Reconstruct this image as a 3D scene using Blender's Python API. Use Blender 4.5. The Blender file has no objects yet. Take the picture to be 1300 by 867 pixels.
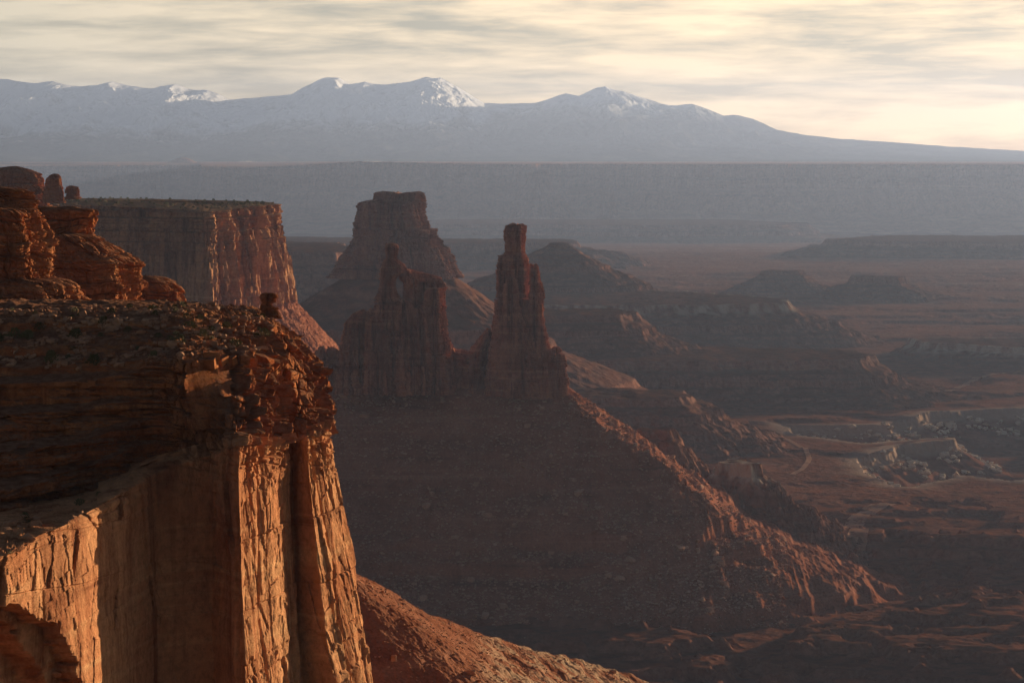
import bpy, bmesh, math, random
import numpy as np
from mathutils import Vector, Matrix

# ------------------------------------------------------------------ camera, sky, sun, exposure
SC = bpy.context.scene
ZC = 600.0                       # height of the viewpoint above the scene's zero level
F = 3268.0                       # focal length in photo pixels (photo 1300 x 867)
PITCH = math.atan((433.5 - 203.0) / F)
cam_d = bpy.data.cameras.new("camera")
cam = bpy.data.objects.new("camera", cam_d)
SC.collection.objects.link(cam)
cam.location = (0, 0, ZC)
cam.rotation_euler = (math.pi / 2 - PITCH, 0, 0)
cam_d.sensor_width = 36.0
cam_d.lens = 36.0 * F / 1300.0
cam_d.clip_start = 1.0
cam_d.clip_end = 200000.0
SC.camera = cam

SUN_EL, SUN_AZ = math.radians(5.2), math.radians(38)      # azimuth to the right of the view direction
SUN_STRENGTH, SUN_COL = 5.0, (1.0, 0.76, 0.48)
SKY_STRENGTH = 0.05
EXPOSURE = 1.3
HAZE_DENSITY, HAZE_COL, HAZE_ANI = 1.6e-5, (0.345, 0.465, 0.78), 0.42

SC.view_settings.view_transform = 'Standard'
SC.view_settings.look = 'None'
SC.view_settings.exposure = EXPOSURE
SC.view_settings.gamma = 1.0
SC.view_settings.use_curve_mapping = False
SC.render.engine = 'CYCLES'
SC.cycles.use_denoising = True
try:
    SC.cycles.denoiser = 'OPENIMAGEDENOISE'
except Exception:
    pass
SC.cycles.max_bounces = 5
SC.cycles.diffuse_bounces = 3
SC.cycles.glossy_bounces = 1
SC.cycles.volume_bounces = 0

SUN_DIR = Vector((math.sin(SUN_AZ) * math.cos(SUN_EL), math.cos(SUN_AZ) * math.cos(SUN_EL), math.sin(SUN_EL)))
sun_d = bpy.data.lights.new("sun", 'SUN')
sun_d.energy = SUN_STRENGTH
sun_d.angle = math.radians(0.53)
sun_d.color = SUN_COL
sun = bpy.data.objects.new("sun", sun_d)
SC.collection.objects.link(sun)
sun.rotation_euler = (-SUN_DIR).to_track_quat('-Z', 'Y').to_euler()
sun.location = (0, 0, ZC + 3000)


def N(nt, t, **kw):
    n = nt.nodes.new(t)
    for k, v in kw.items():
        if k.startswith('i_'):
            key = k[2:]
            key = int(key) if key.isdigit() else key.replace('_', ' ')
            n.inputs[key].default_value = v
        else:
            setattr(n, k, v)
    return n


def math_node(nt, op, a, b=None, clamp=False):
    n = nt.nodes.new('ShaderNodeMath')
    n.operation = op
    n.use_clamp = clamp
    for i, v in enumerate((a, b)):
        if v is None:
            continue
        if isinstance(v, (int, float)):
            n.inputs[i].default_value = v
        else:
            nt.links.new(v, n.inputs[i])
    return n.outputs[0]


def mix_rgb(nt, fac, a, b, blend='MIX'):
    n = nt.nodes.new('ShaderNodeMix')
    n.data_type = 'RGBA'
    n.blend_type = blend
    for s, v in ((n.inputs[0], fac), (n.inputs[6], a), (n.inputs[7], b)):
        if isinstance(v, (int, float)):
            s.default_value = v
        elif isinstance(v, tuple):
            s.default_value = v if len(v) == 4 else (*v, 1)
        else:
            nt.links.new(v, s)
    return n.outputs[2]


def ramp(nt, fac, stops, interp='LINEAR'):
    n = nt.nodes.new('ShaderNodeValToRGB')
    cr = n.color_ramp
    cr.interpolation = interp
    while len(cr.elements) < len(stops):
        cr.elements.new(0.5)
    for e, (p, c) in zip(cr.elements, stops):
        e.position = p
        e.color = c if len(c) == 4 else (*c, 1)
    nt.links.new(fac, n.inputs[0])
    return n.outputs[0]


def build_world():
    w = bpy.data.worlds.new("World")
    SC.world = w
    w.use_nodes = True
    nt = w.node_tree
    nt.nodes.clear()
    out = N(nt, 'ShaderNodeOutputWorld')
    bg = N(nt, 'ShaderNodeBackground')
    sky = N(nt, 'ShaderNodeTexSky', sky_type='NISHITA', sun_disc=False)
    sky.sun_elevation = SUN_EL
    sky.sun_rotation = SUN_AZ
    sky.altitude = 1800
    sky.air_density = 1.0
    sky.dust_density = 0.6
    sky.ozone_density = 1.5
    tc = N(nt, 'ShaderNodeTexCoord')
    dp = N(nt, 'ShaderNodeVectorMath', operation='DOT_PRODUCT')
    dp.inputs[1].default_value = (0.45, 0.89, 0.0)
    nt.links.new(tc.outputs['Generated'], dp.inputs[0])
    # thin streaked cloud deck, laid out by direction
    mp = N(nt, 'ShaderNodeMapping')
    mp.inputs['Scale'].default_value = (3.0, 3.0, 30.0)
    mp.inputs['Rotation'].default_value = (0, math.radians(5.0), 0)
    nt.links.new(tc.outputs['Generated'], mp.inputs[0])
    n1 = N(nt, 'ShaderNodeTexNoise', i_Scale=1.7, i_Detail=8.0, i_Roughness=0.55, i_Distortion=0.5)
    nt.links.new(mp.outputs[0], n1.inputs['Vector'])
    mp2 = N(nt, 'ShaderNodeMapping')
    mp2.inputs['Scale'].default_value = (13.0, 13.0, 105.0)
    mp2.inputs['Location'].default_value = (3.1, 7.7, 1.9)
    mp2.inputs['Rotation'].default_value = (0, math.radians(3.5), 0)
    nt.links.new(tc.outputs['Generated'], mp2.inputs[0])
    n2 = N(nt, 'ShaderNodeTexNoise', i_Scale=1.3, i_Detail=8.0, i_Roughness=0.6, i_Distortion=0.25)
    nt.links.new(mp2.outputs[0], n2.inputs['Vector'])
    s = math_node(nt, 'ADD', math_node(nt, 'MULTIPLY', n1.outputs[0], 0.52), math_node(nt, 'MULTIPLY', n2.outputs[0], 0.48))
    cov = ramp(nt, s, [(0.42, (0.08,) * 3), (0.58, (1, 1, 1))])
    # thick parts of the deck are greyer, thin parts warm and bright
    thick = ramp(nt, n1.outputs[0], [(0.50, (0, 0, 0)), (0.68, (1, 1, 1))])
    ccol = mix_rgb(nt, thick, CLOUD_THIN, CLOUD_THICK)
    cl = mix_rgb(nt, 1.0, sky.outputs[0], ccol, 'MULTIPLY')
    cl2 = mix_rgb(nt, 0.72, cl, CLOUD_BASE)
    glow = ramp(nt, dp.outputs['Value'], [(0.75, (0.54, 0.65, 0.80)), (0.97, (1.02, 0.95, 0.86))])
    cl2 = mix_rgb(nt, 1.0, cl2, glow, 'MULTIPLY')
    tint = mix_rgb(nt, 1.0, sky.outputs[0], SKY_TINT, 'MULTIPLY')
    # the deck lies low in the east, the sky overhead is clear
    sep = N(nt, 'ShaderNodeSeparateXYZ')
    nt.links.new(tc.outputs['Generated'], sep.inputs[0])
    low = ramp(nt, sep.outputs[2], [(0.08, (1, 1, 1)), (0.22, (0, 0, 0))])
    east = ramp(nt, dp.outputs['Value'], [(0.45, (0, 0, 0)), (0.85, (1, 1, 1))])
    amt = math_node(nt, 'MULTIPLY', math_node(nt, 'MULTIPLY', cov, math_node(nt, 'MULTIPLY', low, east)), 0.8)
    col = mix_rgb(nt, amt, tint, cl2)
    nt.links.new(col, bg.inputs[0])
    bg.inputs[1].default_value = SKY_STRENGTH
    nt.links.new(bg.outputs[0], out.inputs[0])


CLOUD_THIN, CLOUD_THICK = (1.35, 1.2, 0.9), (0.80, 0.74, 0.66)
CLOUD_BASE = (19.5, 13.7, 7.9)
SKY_TINT = (0.72, 0.56, 0.50)
build_world()

# ------------------------------------------------------------------ numpy helpers
rng = np.random.default_rng(7)
_perm = rng.permutation(256).astype(np.int64)
_perm = np.concatenate([_perm, _perm])
_ang = rng.random(256) * 2 * np.pi
_gx, _gy = np.cos(_ang).astype(np.float32), np.sin(_ang).astype(np.float32)


def noise(x, y, seed=0):
    x = np.asarray(x, np.float64) + seed * 17.31
    y = np.asarray(y, np.float64) + seed * 9.77
    x, y = np.broadcast_arrays(x, y)
    xf, yf = np.floor(x), np.floor(y)
    xi, yi = xf.astype(np.int64) & 255, yf.astype(np.int64) & 255
    dx, dy = (x - xf).astype(np.float32), (y - yf).astype(np.float32)
    u = dx * dx * dx * (dx * (dx * 6 - 15) + 10)
    v = dy * dy * dy * (dy * (dy * 6 - 15) + 10)

    def g(ix, iy, ax, ay):
        h = _perm[(_perm[ix & 255] + iy) & 255]
        return _gx[h] * ax + _gy[h] * ay
    a = g(xi, yi, dx, dy)
    b = g(xi + 1, yi, dx - 1, dy)
    c = g(xi, yi + 1, dx, dy - 1)
    d = g(xi + 1, yi + 1, dx - 1, dy - 1)
    return (a + u * (b - a) + v * (c - a + u * (a - b - c + d))) * 1.5


def fbm(x, y, o=5, seed=0, gain=0.5, ridged=False):
    s, a, t = 0.0, 1.0, 0.0
    for i in range(o):
        n = noise(x * 2 ** i, y * 2 ** i, seed + i * 3)
        if ridged:
            n = 1 - 2 * np.abs(n)
        s = s + a * n
        t += a
        a *= gain
    return s / t


def rnd(k, key):
    k = np.asarray(k, np.int64)
    key = np.asarray(key, np.int64)
    x = (k * 374761393 + key * 668265263 + 1274126177) & 0xffffffff
    x = ((x ^ (x >> 13)) * 1274126177) & 0xffffffff
    x = ((x ^ (x >> 15)) * 2246822519) & 0xffffffff
    return ((x ^ (x >> 16)) & 0xffffff) / float(0x1000000)


def vor1(t, key):
    k = np.floor(t).astype(np.int64)
    best = np.full(t.shape, 9.0)
    second = np.full(t.shape, 9.0)
    bid = np.zeros(t.shape, np.int64)
    bp = np.zeros(t.shape)
    for o in (-1, 0, 1):
        kk = k + o
        p = kk + 0.5 + 0.85 * (rnd(kk, key) - 0.5)
        d = np.abs(t - p)
        m = d < best
        second = np.where(m, best, np.minimum(second, d))
        best = np.where(m, d, best)
        bid = np.where(m, kk, bid)
        bp = np.where(m, p, bp)
    return bid, bp, (second - best) * 0.5


def blocks(s, z, ws, hz, seed, tilt=1.0, crack=0.25, cw=None):
    """joint-bounded blocks: every cell of a layered masonry has its own offset and lean"""
    lid, lp, le = vor1(z / hz, seed)
    wf = ws * (0.6 + 0.9 * rnd(lid, seed + 1))
    t = s / wf + rnd(lid, seed + 2) * 97
    key = lid * 131 + seed + 3
    cid, cp, ce = vor1(t, key)
    r = rnd(cid, key + 4) - 0.5
    tx = rnd(cid, key + 8) - 0.5
    tz = rnd(cid, key + 12) - 0.5
    d = r + tilt * (tx * (t - cp) * 1.6 + tz * (z / hz - lp) * 1.2)
    e = np.minimum(le * hz, ce * wf)
    cw = cw or 0.06 * min(ws, hz)
    return d - crack * np.exp(-(e / cw) ** 2)


def ss(a, b, x):
    t = np.clip((x - a) / (b - a), 0, 1)
    return t * t * (3 - 2 * t)


def pz(py, Y):
    t = (py - 433.5) / F
    return -Y * np.tan(np.arctan(t) + PITCH)


def P(px, py, Y):
    """photo pixel at forward distance Y -> point relative to the viewpoint"""
    z = pz(py, Y)
    d = Y * math.cos(PITCH) - z * math.sin(PITCH)
    return np.stack(np.broadcast_arrays((px - 650.0) / F * d, Y, z), -1).astype(float)


def to_px(p):
    d = p[..., 1] * math.cos(PITCH) - p[..., 2] * math.sin(PITCH)
    up = p[..., 1] * math.sin(PITCH) + p[..., 2] * math.cos(PITCH)
    return 650 + p[..., 0] / d * F, 433.5 - up / d * F


# ------------------------------------------------------------------ object helpers
COL = SC.collection


def tag(o, label=None, cat=None, group=None, kind=None):
    for k, v in (('label', label), ('category', cat), ('group', group), ('kind', kind)):
        if v:
            o[k] = v
    return o


def empty(name, loc):
    o = bpy.data.objects.new(name, None)
    o.empty_display_size = 1
    COL.objects.link(o)
    o.location = (loc[0], loc[1], loc[2] + ZC)
    return o


def mk(name, verts, faces, mat, parent=None, origin=None, smooth=False, attrs=None):
    """one mesh object from relative coordinates (viewpoint = 0)"""
    verts = np.asarray(verts, float).reshape(-1, 3)
    faces = np.asarray(faces, np.int64)
    if parent is not None:
        origin = np.array(parent.location) - np.array((0, 0, ZC))
    elif origin is None:
        origin = np.zeros(3)
    me = bpy.data.meshes.new(name)
    v = verts - np.asarray(origin)
    me.vertices.add(len(v))
    me.vertices.foreach_set('co', v.astype(np.float32).ravel())
    n = faces.shape[1]
    me.loops.add(faces.size)
    me.loops.foreach_set('vertex_index', faces.astype(np.int32).ravel())
    me.polygons.add(len(faces))
    me.polygons.foreach_set('loop_start', (np.arange(len(faces)) * n).astype(np.int32))
    me.polygons.foreach_set('loop_total', np.full(len(faces), n, np.int32))
    me.polygons.foreach_set('use_smooth', np.full(len(faces), smooth, bool))
    for k, a in (attrs or {}).items():
        at = me.attributes.new(k, 'FLOAT', 'POINT')
        at.data.foreach_set('value', np.asarray(a, np.float32).ravel())
    me.update(calc_edges=True)
    me.validate()
    me.materials.append(mat)
    o = bpy.data.objects.new(name, me)
    COL.objects.link(o)
    if parent is not None:
        o.parent = parent
    else:
        o.location = (origin[0], origin[1], origin[2] + ZC)
    return o


def grid_faces(nr, nc, wrap=False, mask=None):
    r = np.arange(nr - 1)[:, None]
    c = np.arange(nc if wrap else nc - 1)[None, :]
    c2 = (c + 1) % nc
    f = np.stack(np.broadcast_arrays(r * nc + c, r * nc + c2, (r + 1) * nc + c2, (r + 1) * nc + c), -1).reshape(-1, 4)
    if mask is not None:
        f = f[mask.ravel()[f].any(1)]
    return f


def compact(V, f):
    u, inv = np.unique(f, return_inverse=True)
    return V[u], inv.reshape(f.shape), u


# ------------------------------------------------------------------ materials
def rock_mat(name, base, dark, light, size=1.0, strata=1.0, varnish=0.5, bump=1.0, soil=None, pale=None, bands=None, snow=None, fine=1.0):
    """sandstone: bedding bands, streaks of desert varnish, grain; soil lies where the rock is flat"""
    m = bpy.data.materials.new(name)
    m.use_nodes = True
    nt = m.node_tree
    nt.nodes.clear()
    out = N(nt, 'ShaderNodeOutputMaterial')
    b = N(nt, 'ShaderNodeBsdfPrincipled', i_Roughness=0.92)
    b.inputs['Specular IOR Level'].default_value = 0.0
    geo = N(nt, 'ShaderNodeNewGeometry')

    def noise_node(sc, det=5.0, rough=0.6, dist=0.0, off=(0, 0, 0)):
        mp = N(nt, 'ShaderNodeMapping')
        mp.inputs['Scale'].default_value = sc
        mp.inputs['Location'].default_value = off
        nt.links.new(geo.outputs['Position'], mp.inputs[0])
        n = N(nt, 'ShaderNodeTexNoise', i_Scale=1.0, i_Detail=det, i_Roughness=rough, i_Distortion=dist)
        nt.links.new(mp.outputs[0], n.inputs['Vector'])
        return n.outputs[0]
    k = 1.0 / size
    st = noise_node((0.02 * k, 0.02 * k, 0.55 * k), 6, 0.65, 0.2)
    col = ramp(nt, st, [(0.30, dark), (0.44, base), (0.56, base), (0.70, light)])
    mott = noise_node((0.12 * k,) * 3, 6, 0.6, 0.3, (4, 9, 2))
    col = mix_rgb(nt, ramp(nt, mott, [(0.35, (0, 0, 0)), (0.70, (0.75,) * 3)]), col, light)
    if varnish:
        vn = noise_node((0.35 * k, 0.35 * k, 0.022 * k), 5, 0.65, 0.4, (1, 5, 3))
        vf = math_node(nt, 'MULTIPLY', ramp(nt, vn, [(0.48, (0, 0, 0)), (0.66, (1, 1, 1))]), varnish)
        col = mix_rgb(nt, vf, col, dark)
    gr = noise_node((1.6 * k,) * 3, 6, 0.7, 0.0, (7, 1, 8))
    col = mix_rgb(nt, 0.55 * fine, col, ramp(nt, gr, [(0.30, (0.35,) * 3), (0.5, (1.0,) * 3), (0.72, (1.45,) * 3)]), 'MULTIPLY')
    sep = N(nt, 'ShaderNodeSeparateXYZ')
    nt.links.new(geo.outputs['True Normal'], sep.inputs[0])
    if soil:
        sn = noise_node((0.25 * k,) * 3, 5, 0.65)
        f = math_node(nt, 'ADD', sep.outputs[2], math_node(nt, 'MULTIPLY', math_node(nt, 'SUBTRACT', sn, 0.5), 0.6))
        sc1 = mix_rgb(nt, ramp(nt, noise_node((0.7 * k,) * 3, 6, 0.7, 0, (2, 2, 2)), [(0.40, (0, 0, 0)), (0.62, (1, 1, 1))]), soil[0], soil[1])
        col = mix_rgb(nt, ramp(nt, f, [(soil[2], (0, 0, 0)), (soil[3], (1, 1, 1))]), col, sc1)
    if pale or snow:
        at = N(nt, 'ShaderNodeAttribute', attribute_name='pale' if pale else 'snow')
        col = mix_rgb(nt, at.outputs['Fac'], col, pale or snow)
    nt.links.new(col, b.inputs['Base Color'])
    if bump:
        b1 = noise_node((0.9 * k,) * 3, 8, 0.72, 0.0, (3, 3, 1))
        b2 = noise_node((0.10 * k, 0.10 * k, 1.6 * k), 4, 0.6, 0.3, (8, 3, 1))
        hsum = math_node(nt, 'ADD', b1, math_node(nt, 'MULTIPLY', b2, 0.7 * strata))
        bn = N(nt, 'ShaderNodeBump', i_Strength=0.85, i_Distance=0.8 * size * bump)
        nt.links.new(hsum, bn.inputs['Height'])
        nt.links.new(bn.outputs[0], b.inputs['Normal'])
    nt.links.new(b.outputs[0], out.inputs[0])
    return m


R_BASE, R_DARK, R_LIGHT = (0.35, 0.105, 0.042), (0.115, 0.030, 0.015), (0.54, 0.25, 0.115)
SOIL = ((0.19, 0.075, 0.042), (0.32, 0.165, 0.10), 0.55, 0.85)
M_NEAR = rock_mat('red_sandstone', R_BASE, R_DARK, R_LIGHT, 1.0, soil=SOIL, bump=0.8, varnish=0.7)
M_MASSIVE = rock_mat('massive_sandstone', (0.50, 0.215, 0.105), (0.20, 0.062, 0.032), (0.64, 0.35, 0.18), 1.6, strata=.4, bump=0.55, varnish=0.75)
M_BUTTE = rock_mat('layered_sandstone', R_BASE, R_DARK, R_LIGHT, 1.5, soil=SOIL, bump=0.5, varnish=0.4)
M_WALL = rock_mat('varnished_sandstone', (0.31, 0.13, 0.07), (0.12, 0.052, 0.036), (0.52, 0.28, 0.15), 6.0, varnish=0.9, bump=0.4,
                  soil=((0.16, 0.10, 0.06), (0.22, 0.13, 0.08), 0.6, 0.9))
M_TOWER = rock_mat('tower_sandstone', (0.34, 0.105, 0.058), (0.12, 0.036, 0.024), (0.58, 0.26, 0.16), 2.4, varnish=0.85, bump=1.0)
M_HAZED = rock_mat('brown_sandstone', (0.25, 0.105, 0.07), (0.10, 0.042, 0.032), (0.40, 0.21, 0.14), 5.0, varnish=0.7, bump=0.8)
M_TSTONE = rock_mat('scree_stone', (0.38, 0.19, 0.125), (0.25, 0.11, 0.07), (0.50, 0.30, 0.215), 2.5, varnish=0.0, bump=0.25, strata=0.3)
M_TALUS = rock_mat('scree', (0.23, 0.080, 0.047), (0.115, 0.038, 0.023), (0.35, 0.15, 0.095), 4.0, strata=0.2, varnish=0.0, bump=0.5)
M_SPUR = rock_mat('near_scree', (0.24, 0.088, 0.05), (0.14, 0.05, 0.03), (0.34, 0.16, 0.10), 1.5, strata=0.3, varnish=0.0, bump=0.6, pale=(0.44, 0.29, 0.19))
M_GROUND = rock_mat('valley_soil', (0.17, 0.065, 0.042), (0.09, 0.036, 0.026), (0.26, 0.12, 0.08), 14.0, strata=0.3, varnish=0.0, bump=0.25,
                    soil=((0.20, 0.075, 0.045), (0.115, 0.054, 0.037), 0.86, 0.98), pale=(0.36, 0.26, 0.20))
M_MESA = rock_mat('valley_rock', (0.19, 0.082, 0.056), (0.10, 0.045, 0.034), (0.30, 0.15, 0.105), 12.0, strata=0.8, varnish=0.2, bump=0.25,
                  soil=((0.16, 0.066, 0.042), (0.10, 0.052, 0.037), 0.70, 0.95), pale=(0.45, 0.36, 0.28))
M_FAR = rock_mat('far_cliff', (0.24, 0.12, 0.08), (0.14, 0.075, 0.055), (0.33, 0.19, 0.13), 40.0, varnish=0.5, bump=0.2)
M_MOUNT = rock_mat('mountain_rock', (0.035, 0.038, 0.036), (0.02, 0.024, 0.022), (0.065, 0.06, 0.05), 220.0, strata=0.0, varnish=0.0, bump=0.15, snow=(0.82, 0.84, 0.88))
M_STONE = rock_mat('boulder_rock', (0.36, 0.18, 0.11), (0.24, 0.10, 0.062), (0.48, 0.30, 0.20), 0.8, varnish=0.0, bump=0.25, strata=0.3)
M_PALE = rock_mat('pale_boulder_rock', (0.46, 0.35, 0.27), (0.33, 0.24, 0.18), (0.56, 0.45, 0.36), 2.0, varnish=0.0, bump=0.25, strata=0.3)
M_TRACK = rock_mat('track_dirt', (0.33, 0.17, 0.11), (0.26, 0.13, 0.08), (0.38, 0.21, 0.145), 4.0, varnish=0.0, bump=0.0)


def leaf_mat(name, c1, c2):
    m = bpy.data.materials.new(name)
    m.use_nodes = True
    nt = m.node_tree
    b = nt.nodes['Principled BSDF']
    b.inputs['Roughness'].default_value = 0.8
    b.inputs['Specular IOR Level'].default_value = 0.1
    oi = N(nt, 'ShaderNodeObjectInfo')
    n = N(nt, 'ShaderNodeTexNoise', i_Scale=2.5)
    tc = N(nt, 'ShaderNodeTexCoord')
    nt.links.new(tc.outputs['Object'], n.inputs['Vector'])
    f = math_node(nt, 'ADD', math_node(nt, 'MULTIPLY', oi.outputs['Random'], 0.6), math_node(nt, 'MULTIPLY', n.outputs[0], 0.4))
    nt.links.new(mix_rgb(nt, f, c1, c2), b.inputs['Base Color'])
    return m


M_LEAF = leaf_mat('desert_leaf', (0.045, 0.05, 0.022), (0.19, 0.155, 0.065))
M_TWIG = rock_mat('twig', (0.12, 0.08, 0.05), (0.08, 0.05, 0.03), (0.16, 0.11, 0.07), 0.1, varnish=0, bump=0)


# ------------------------------------------------------------------ lofts and stacks
def resample(guides, nu, smooth=1.5, wpx=1.0, ref=None):
    G = [np.asarray(g, float) for g in guides]
    r = G[ref if ref is not None else 0]
    m = len(r)
    td = np.linspace(0, m - 1, m * 60)
    rd = np.stack([np.interp(td, np.arange(m), r[:, i]) for i in range(3)], -1)
    px, py = to_px(rd)
    seg3 = np.linalg.norm(np.diff(rd, axis=0), axis=1)
    segp = np.abs(np.diff(px)) * seg3.mean() / max(1e-6, np.abs(np.diff(px)).mean())
    # visible (rightward moving) stretches get the samples
    w = seg3 * 0.6 + segp * wpx
    w = np.where(np.diff(px) < -1e-9, w * 0.25, w)
    cw = np.concatenate([[0], np.cumsum(w)])
    tu = np.interp(np.linspace(0, cw[-1], nu), cw, td)
    out = []
    for g in G:
        gd = np.stack([np.interp(td, np.arange(m), g[:, i]) for i in range(3)], -1)
        k = max(1, int(smooth * 10))
        ker = np.hanning(2 * k + 3)
        ker /= ker.sum()
        pad = np.pad(gd, ((k + 1, k + 1), (0, 0)), mode='edge')
        gs = np.stack([np.convolve(pad[:, i], ker, 'valid') for i in range(3)], -1)
        out.append(np.stack([np.interp(tu, td, gs[:, i]) for i in range(3)], -1))
    s = np.concatenate([[0], np.cumsum(np.linalg.norm(np.diff(out[ref or 0][:, :2], axis=0), axis=1))])
    t = np.gradient(out[ref or 0][:, :2], axis=0)
    t /= np.linalg.norm(t, axis=1)[:, None] + 1e-9
    k = max(3, nu // 60)
    ker = np.hanning(2 * k + 3)
    ker /= ker.sum()
    t = np.stack([np.convolve(np.pad(t[:, i], k + 1, mode='edge'), ker, 'valid') for i in range(2)], -1)
    t /= np.linalg.norm(t, axis=1)[:, None] + 1e-9
    nrm = np.stack([t[:, 1], -t[:, 0], np.zeros(nu)], -1)
    return out, s, nrm


def loft(guides, nu, nvs, modes=None, smooth=0.5, wpx=1.0, ref=None, seed=0):
    """ruled surface through guide curves, from the lowest to the highest; returns grid, arc length, height coordinate, segment+t, normals"""
    G, s, nrm = resample(guides, nu, smooth, wpx, ref)
    rows, seg = [], []
    for i, nv in enumerate(nvs):
        last = i == len(nvs) - 1
        t = np.linspace(0, 1, nv + (1 if last else 0), endpoint=last)
        md = modes[i] if modes else None
        for tt in t:
            if md:
                n, fr = md                                   # terraces: riser then tread
                q = tt * n + 0.6 * fbm(s / 23.0, 0 * s + tt * 2.0, 3, seed + 5) * min(1, 4 * tt, 4 * (1 - tt))
                kf = np.floor(q)
                ff = q - kf
                th = np.clip((kf + np.clip((ff - fr) / (1 - fr), 0, 1)) / n, 0, 1)[:, None]
                tz = np.clip((kf + np.clip(ff / fr, 0, 1) * 0.85 + 0.15 * ff) / n, 0, 1)
                p = G[i] * (1 - th) + G[i + 1] * th
                p[:, 2] = G[i][:, 2] * (1 - tz) + G[i + 1][:, 2] * tz
            else:
                p = G[i] * (1 - tt) + G[i + 1] * tt
            rows.append(p)
            seg.append(i + tt)
    grid = np.stack(rows)
    S = np.broadcast_to(s, grid.shape[:2])
    SEG = np.broadcast_to(np.array(seg)[:, None], grid.shape[:2])
    return grid, S, SEG, np.broadcast_to(nrm, grid.shape)


def stack(sections, Y, depth, nth, nz, p=3.0, rot=0.0, disp=None, seed=0, cap_rings=10, yoff=None, jag=0.0):
    """closed rock body from a column of cross-sections (photo row, left, right) at distance Y"""
    sec = np.array(sections, float)
    zs = pz(sec[:, 0], Y)
    o = np.argsort(zs)
    sec, zs = sec[o], zs[o]
    d = Y * math.cos(PITCH) - zs * math.sin(PITCH)
    xl, xr = (sec[:, 1] - 650) / F * d, (sec[:, 2] - 650) / F * d
    z = np.linspace(zs[0], zs[-1], nz)
    XL, XR = np.interp(z, zs, xl), np.interp(z, zs, xr)
    th = np.linspace(0, 2 * np.pi, nth, endpoint=False)
    # sampling weighted to the camera side
    th = th - 0.55 * np.sin(th + np.pi / 2) * 1.0
    c, s_ = np.cos(th - rot), np.sin(th - rot)
    r = (np.abs(c) ** p + np.abs(s_) ** p) ** (-1.0 / p)
    ux, uy = r * np.cos(th), r * np.sin(th)
    e = np.abs(ux).max()
    ux, uy = ux / e, uy / e
    cx, hx = (XL + XR) / 2, (XR - XL) / 2
    if callable(depth):
        hy = depth(z, hx)
    else:
        hy = hx * depth
    V = np.zeros((nz, nth, 3))
    V[..., 0] = cx[:, None] + hx[:, None] * ux
    V[..., 1] = Y + hy[:, None] * uy + (0 if yoff is None else np.interp(z, zs, np.array(yoff, float)[o])[:, None])
    V[..., 2] = z[:, None]
    hm = hx.mean()
    hmy = np.mean(hy)
    ds = np.hypot(np.gradient(ux) * hm, np.gradient(uy) * hmy)
    S = np.broadcast_to(np.cumsum(ds)[None], (nz, nth))
    n = np.stack([ux / 1.0, uy * 1.0, 0 * ux], -1)
    n /= np.linalg.norm(n, axis=1)[:, None]
    fade = 1.0
    if disp is not None:
        dd = disp(S, V[..., 2], th)
        # no step at the seam, at the back
        V = V + n[None] * (dd * np.clip(hx / (.75 * hm), .35, 1)[:, None])[..., None]
        if jag:
            fr = np.linspace(0, 1, nz)[:, None]
            V[..., 2] += jag * ss(.86, 1, fr) * (blocks(S, 0 * S, hm * .35, 9, seed + 61, 1.2, .3) + .5 * blocks(S, 0 * S, hm * .13, 9, seed + 62, 1.2, .3))
    top = V[-1]
    ctr = top.mean(0)
    rings = [V]
    for i in range(1, cap_rings + 1):
        t = i / cap_rings
        rg = top * (1 - t * 0.98) + ctr * t * 0.98
        rg = rg.copy()
        rg[:, 2] += 0.10 * hx[-1] * (t - 0.3 * t * t) + 0.05 * hx[-1] * noise(rg[:, 0] / (hx[-1] * .5 + .1), rg[:, 1] / (hx[-1] * .5 + .1), seed)
        rings.append(rg[None])
    V = np.concatenate(rings)
    return V, grid_faces(V.shape[0], nth, True)


# ------------------------------------------------------------------ terrain functions
def prof(d, pts):
    a = np.array(pts, float)
    return np.interp(d, a[:, 0], a[:, 1])


def terr(h, step, hard=0.75, lo=0.35):
    k = np.floor(h / step)
    f = h / step - k
    g = np.where(f < hard, f / hard * lo, lo + (f - hard) / (1 - hard) * (1 - lo))
    return (k + g) * step


def sdpoly(x, y, poly):
    poly = np.asarray(poly, float)
    n = len(poly)
    d = np.full(x.shape, 1e18)
    ins = np.zeros(x.shape, bool)
    for i in range(n):
        a, b = poly[i], poly[(i + 1) % n]
        ex, ey = b - a
        wx, wy = x - a[0], y - a[1]
        t = np.clip((wx * ex + wy * ey) / (ex * ex + ey * ey + 1e-12), 0, 1)
        d = np.minimum(d, (wx - ex * t) ** 2 + (wy - ey * t) ** 2)
        c = (a[1] > y) != (b[1] > y)
        with np.errstate(divide='ignore', invalid='ignore'):
            xi = a[0] + (y - a[1]) / (ey if ey != 0 else 1e-12) * ex
        ins ^= c & (x < xi)
    d = np.sqrt(d)
    return np.where(ins, -d, d)


GZ = -440.0


def gp(px, py, z=GZ):
    """photo pixel on a level surface z"""
    t = math.atan((py - 433.5) / F) + PITCH
    Y = -z / math.tan(t)
    d = Y * math.cos(PITCH) - z * math.sin(PITCH)
    return ((px - 650) / F * d, Y)


CANYON = [gp(*q) for q in [(995, 536), (1130, 534), (1180, 522), (1225, 519), (1310, 513), (1460, 503), (1500, 590), (1290, 604), (1215, 598), (1150, 612),
                           (1098, 600), (1092, 578), (1140, 566), (1216, 557), (1211, 550), (1150, 553), (1090, 556), (1010, 546)]]


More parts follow.
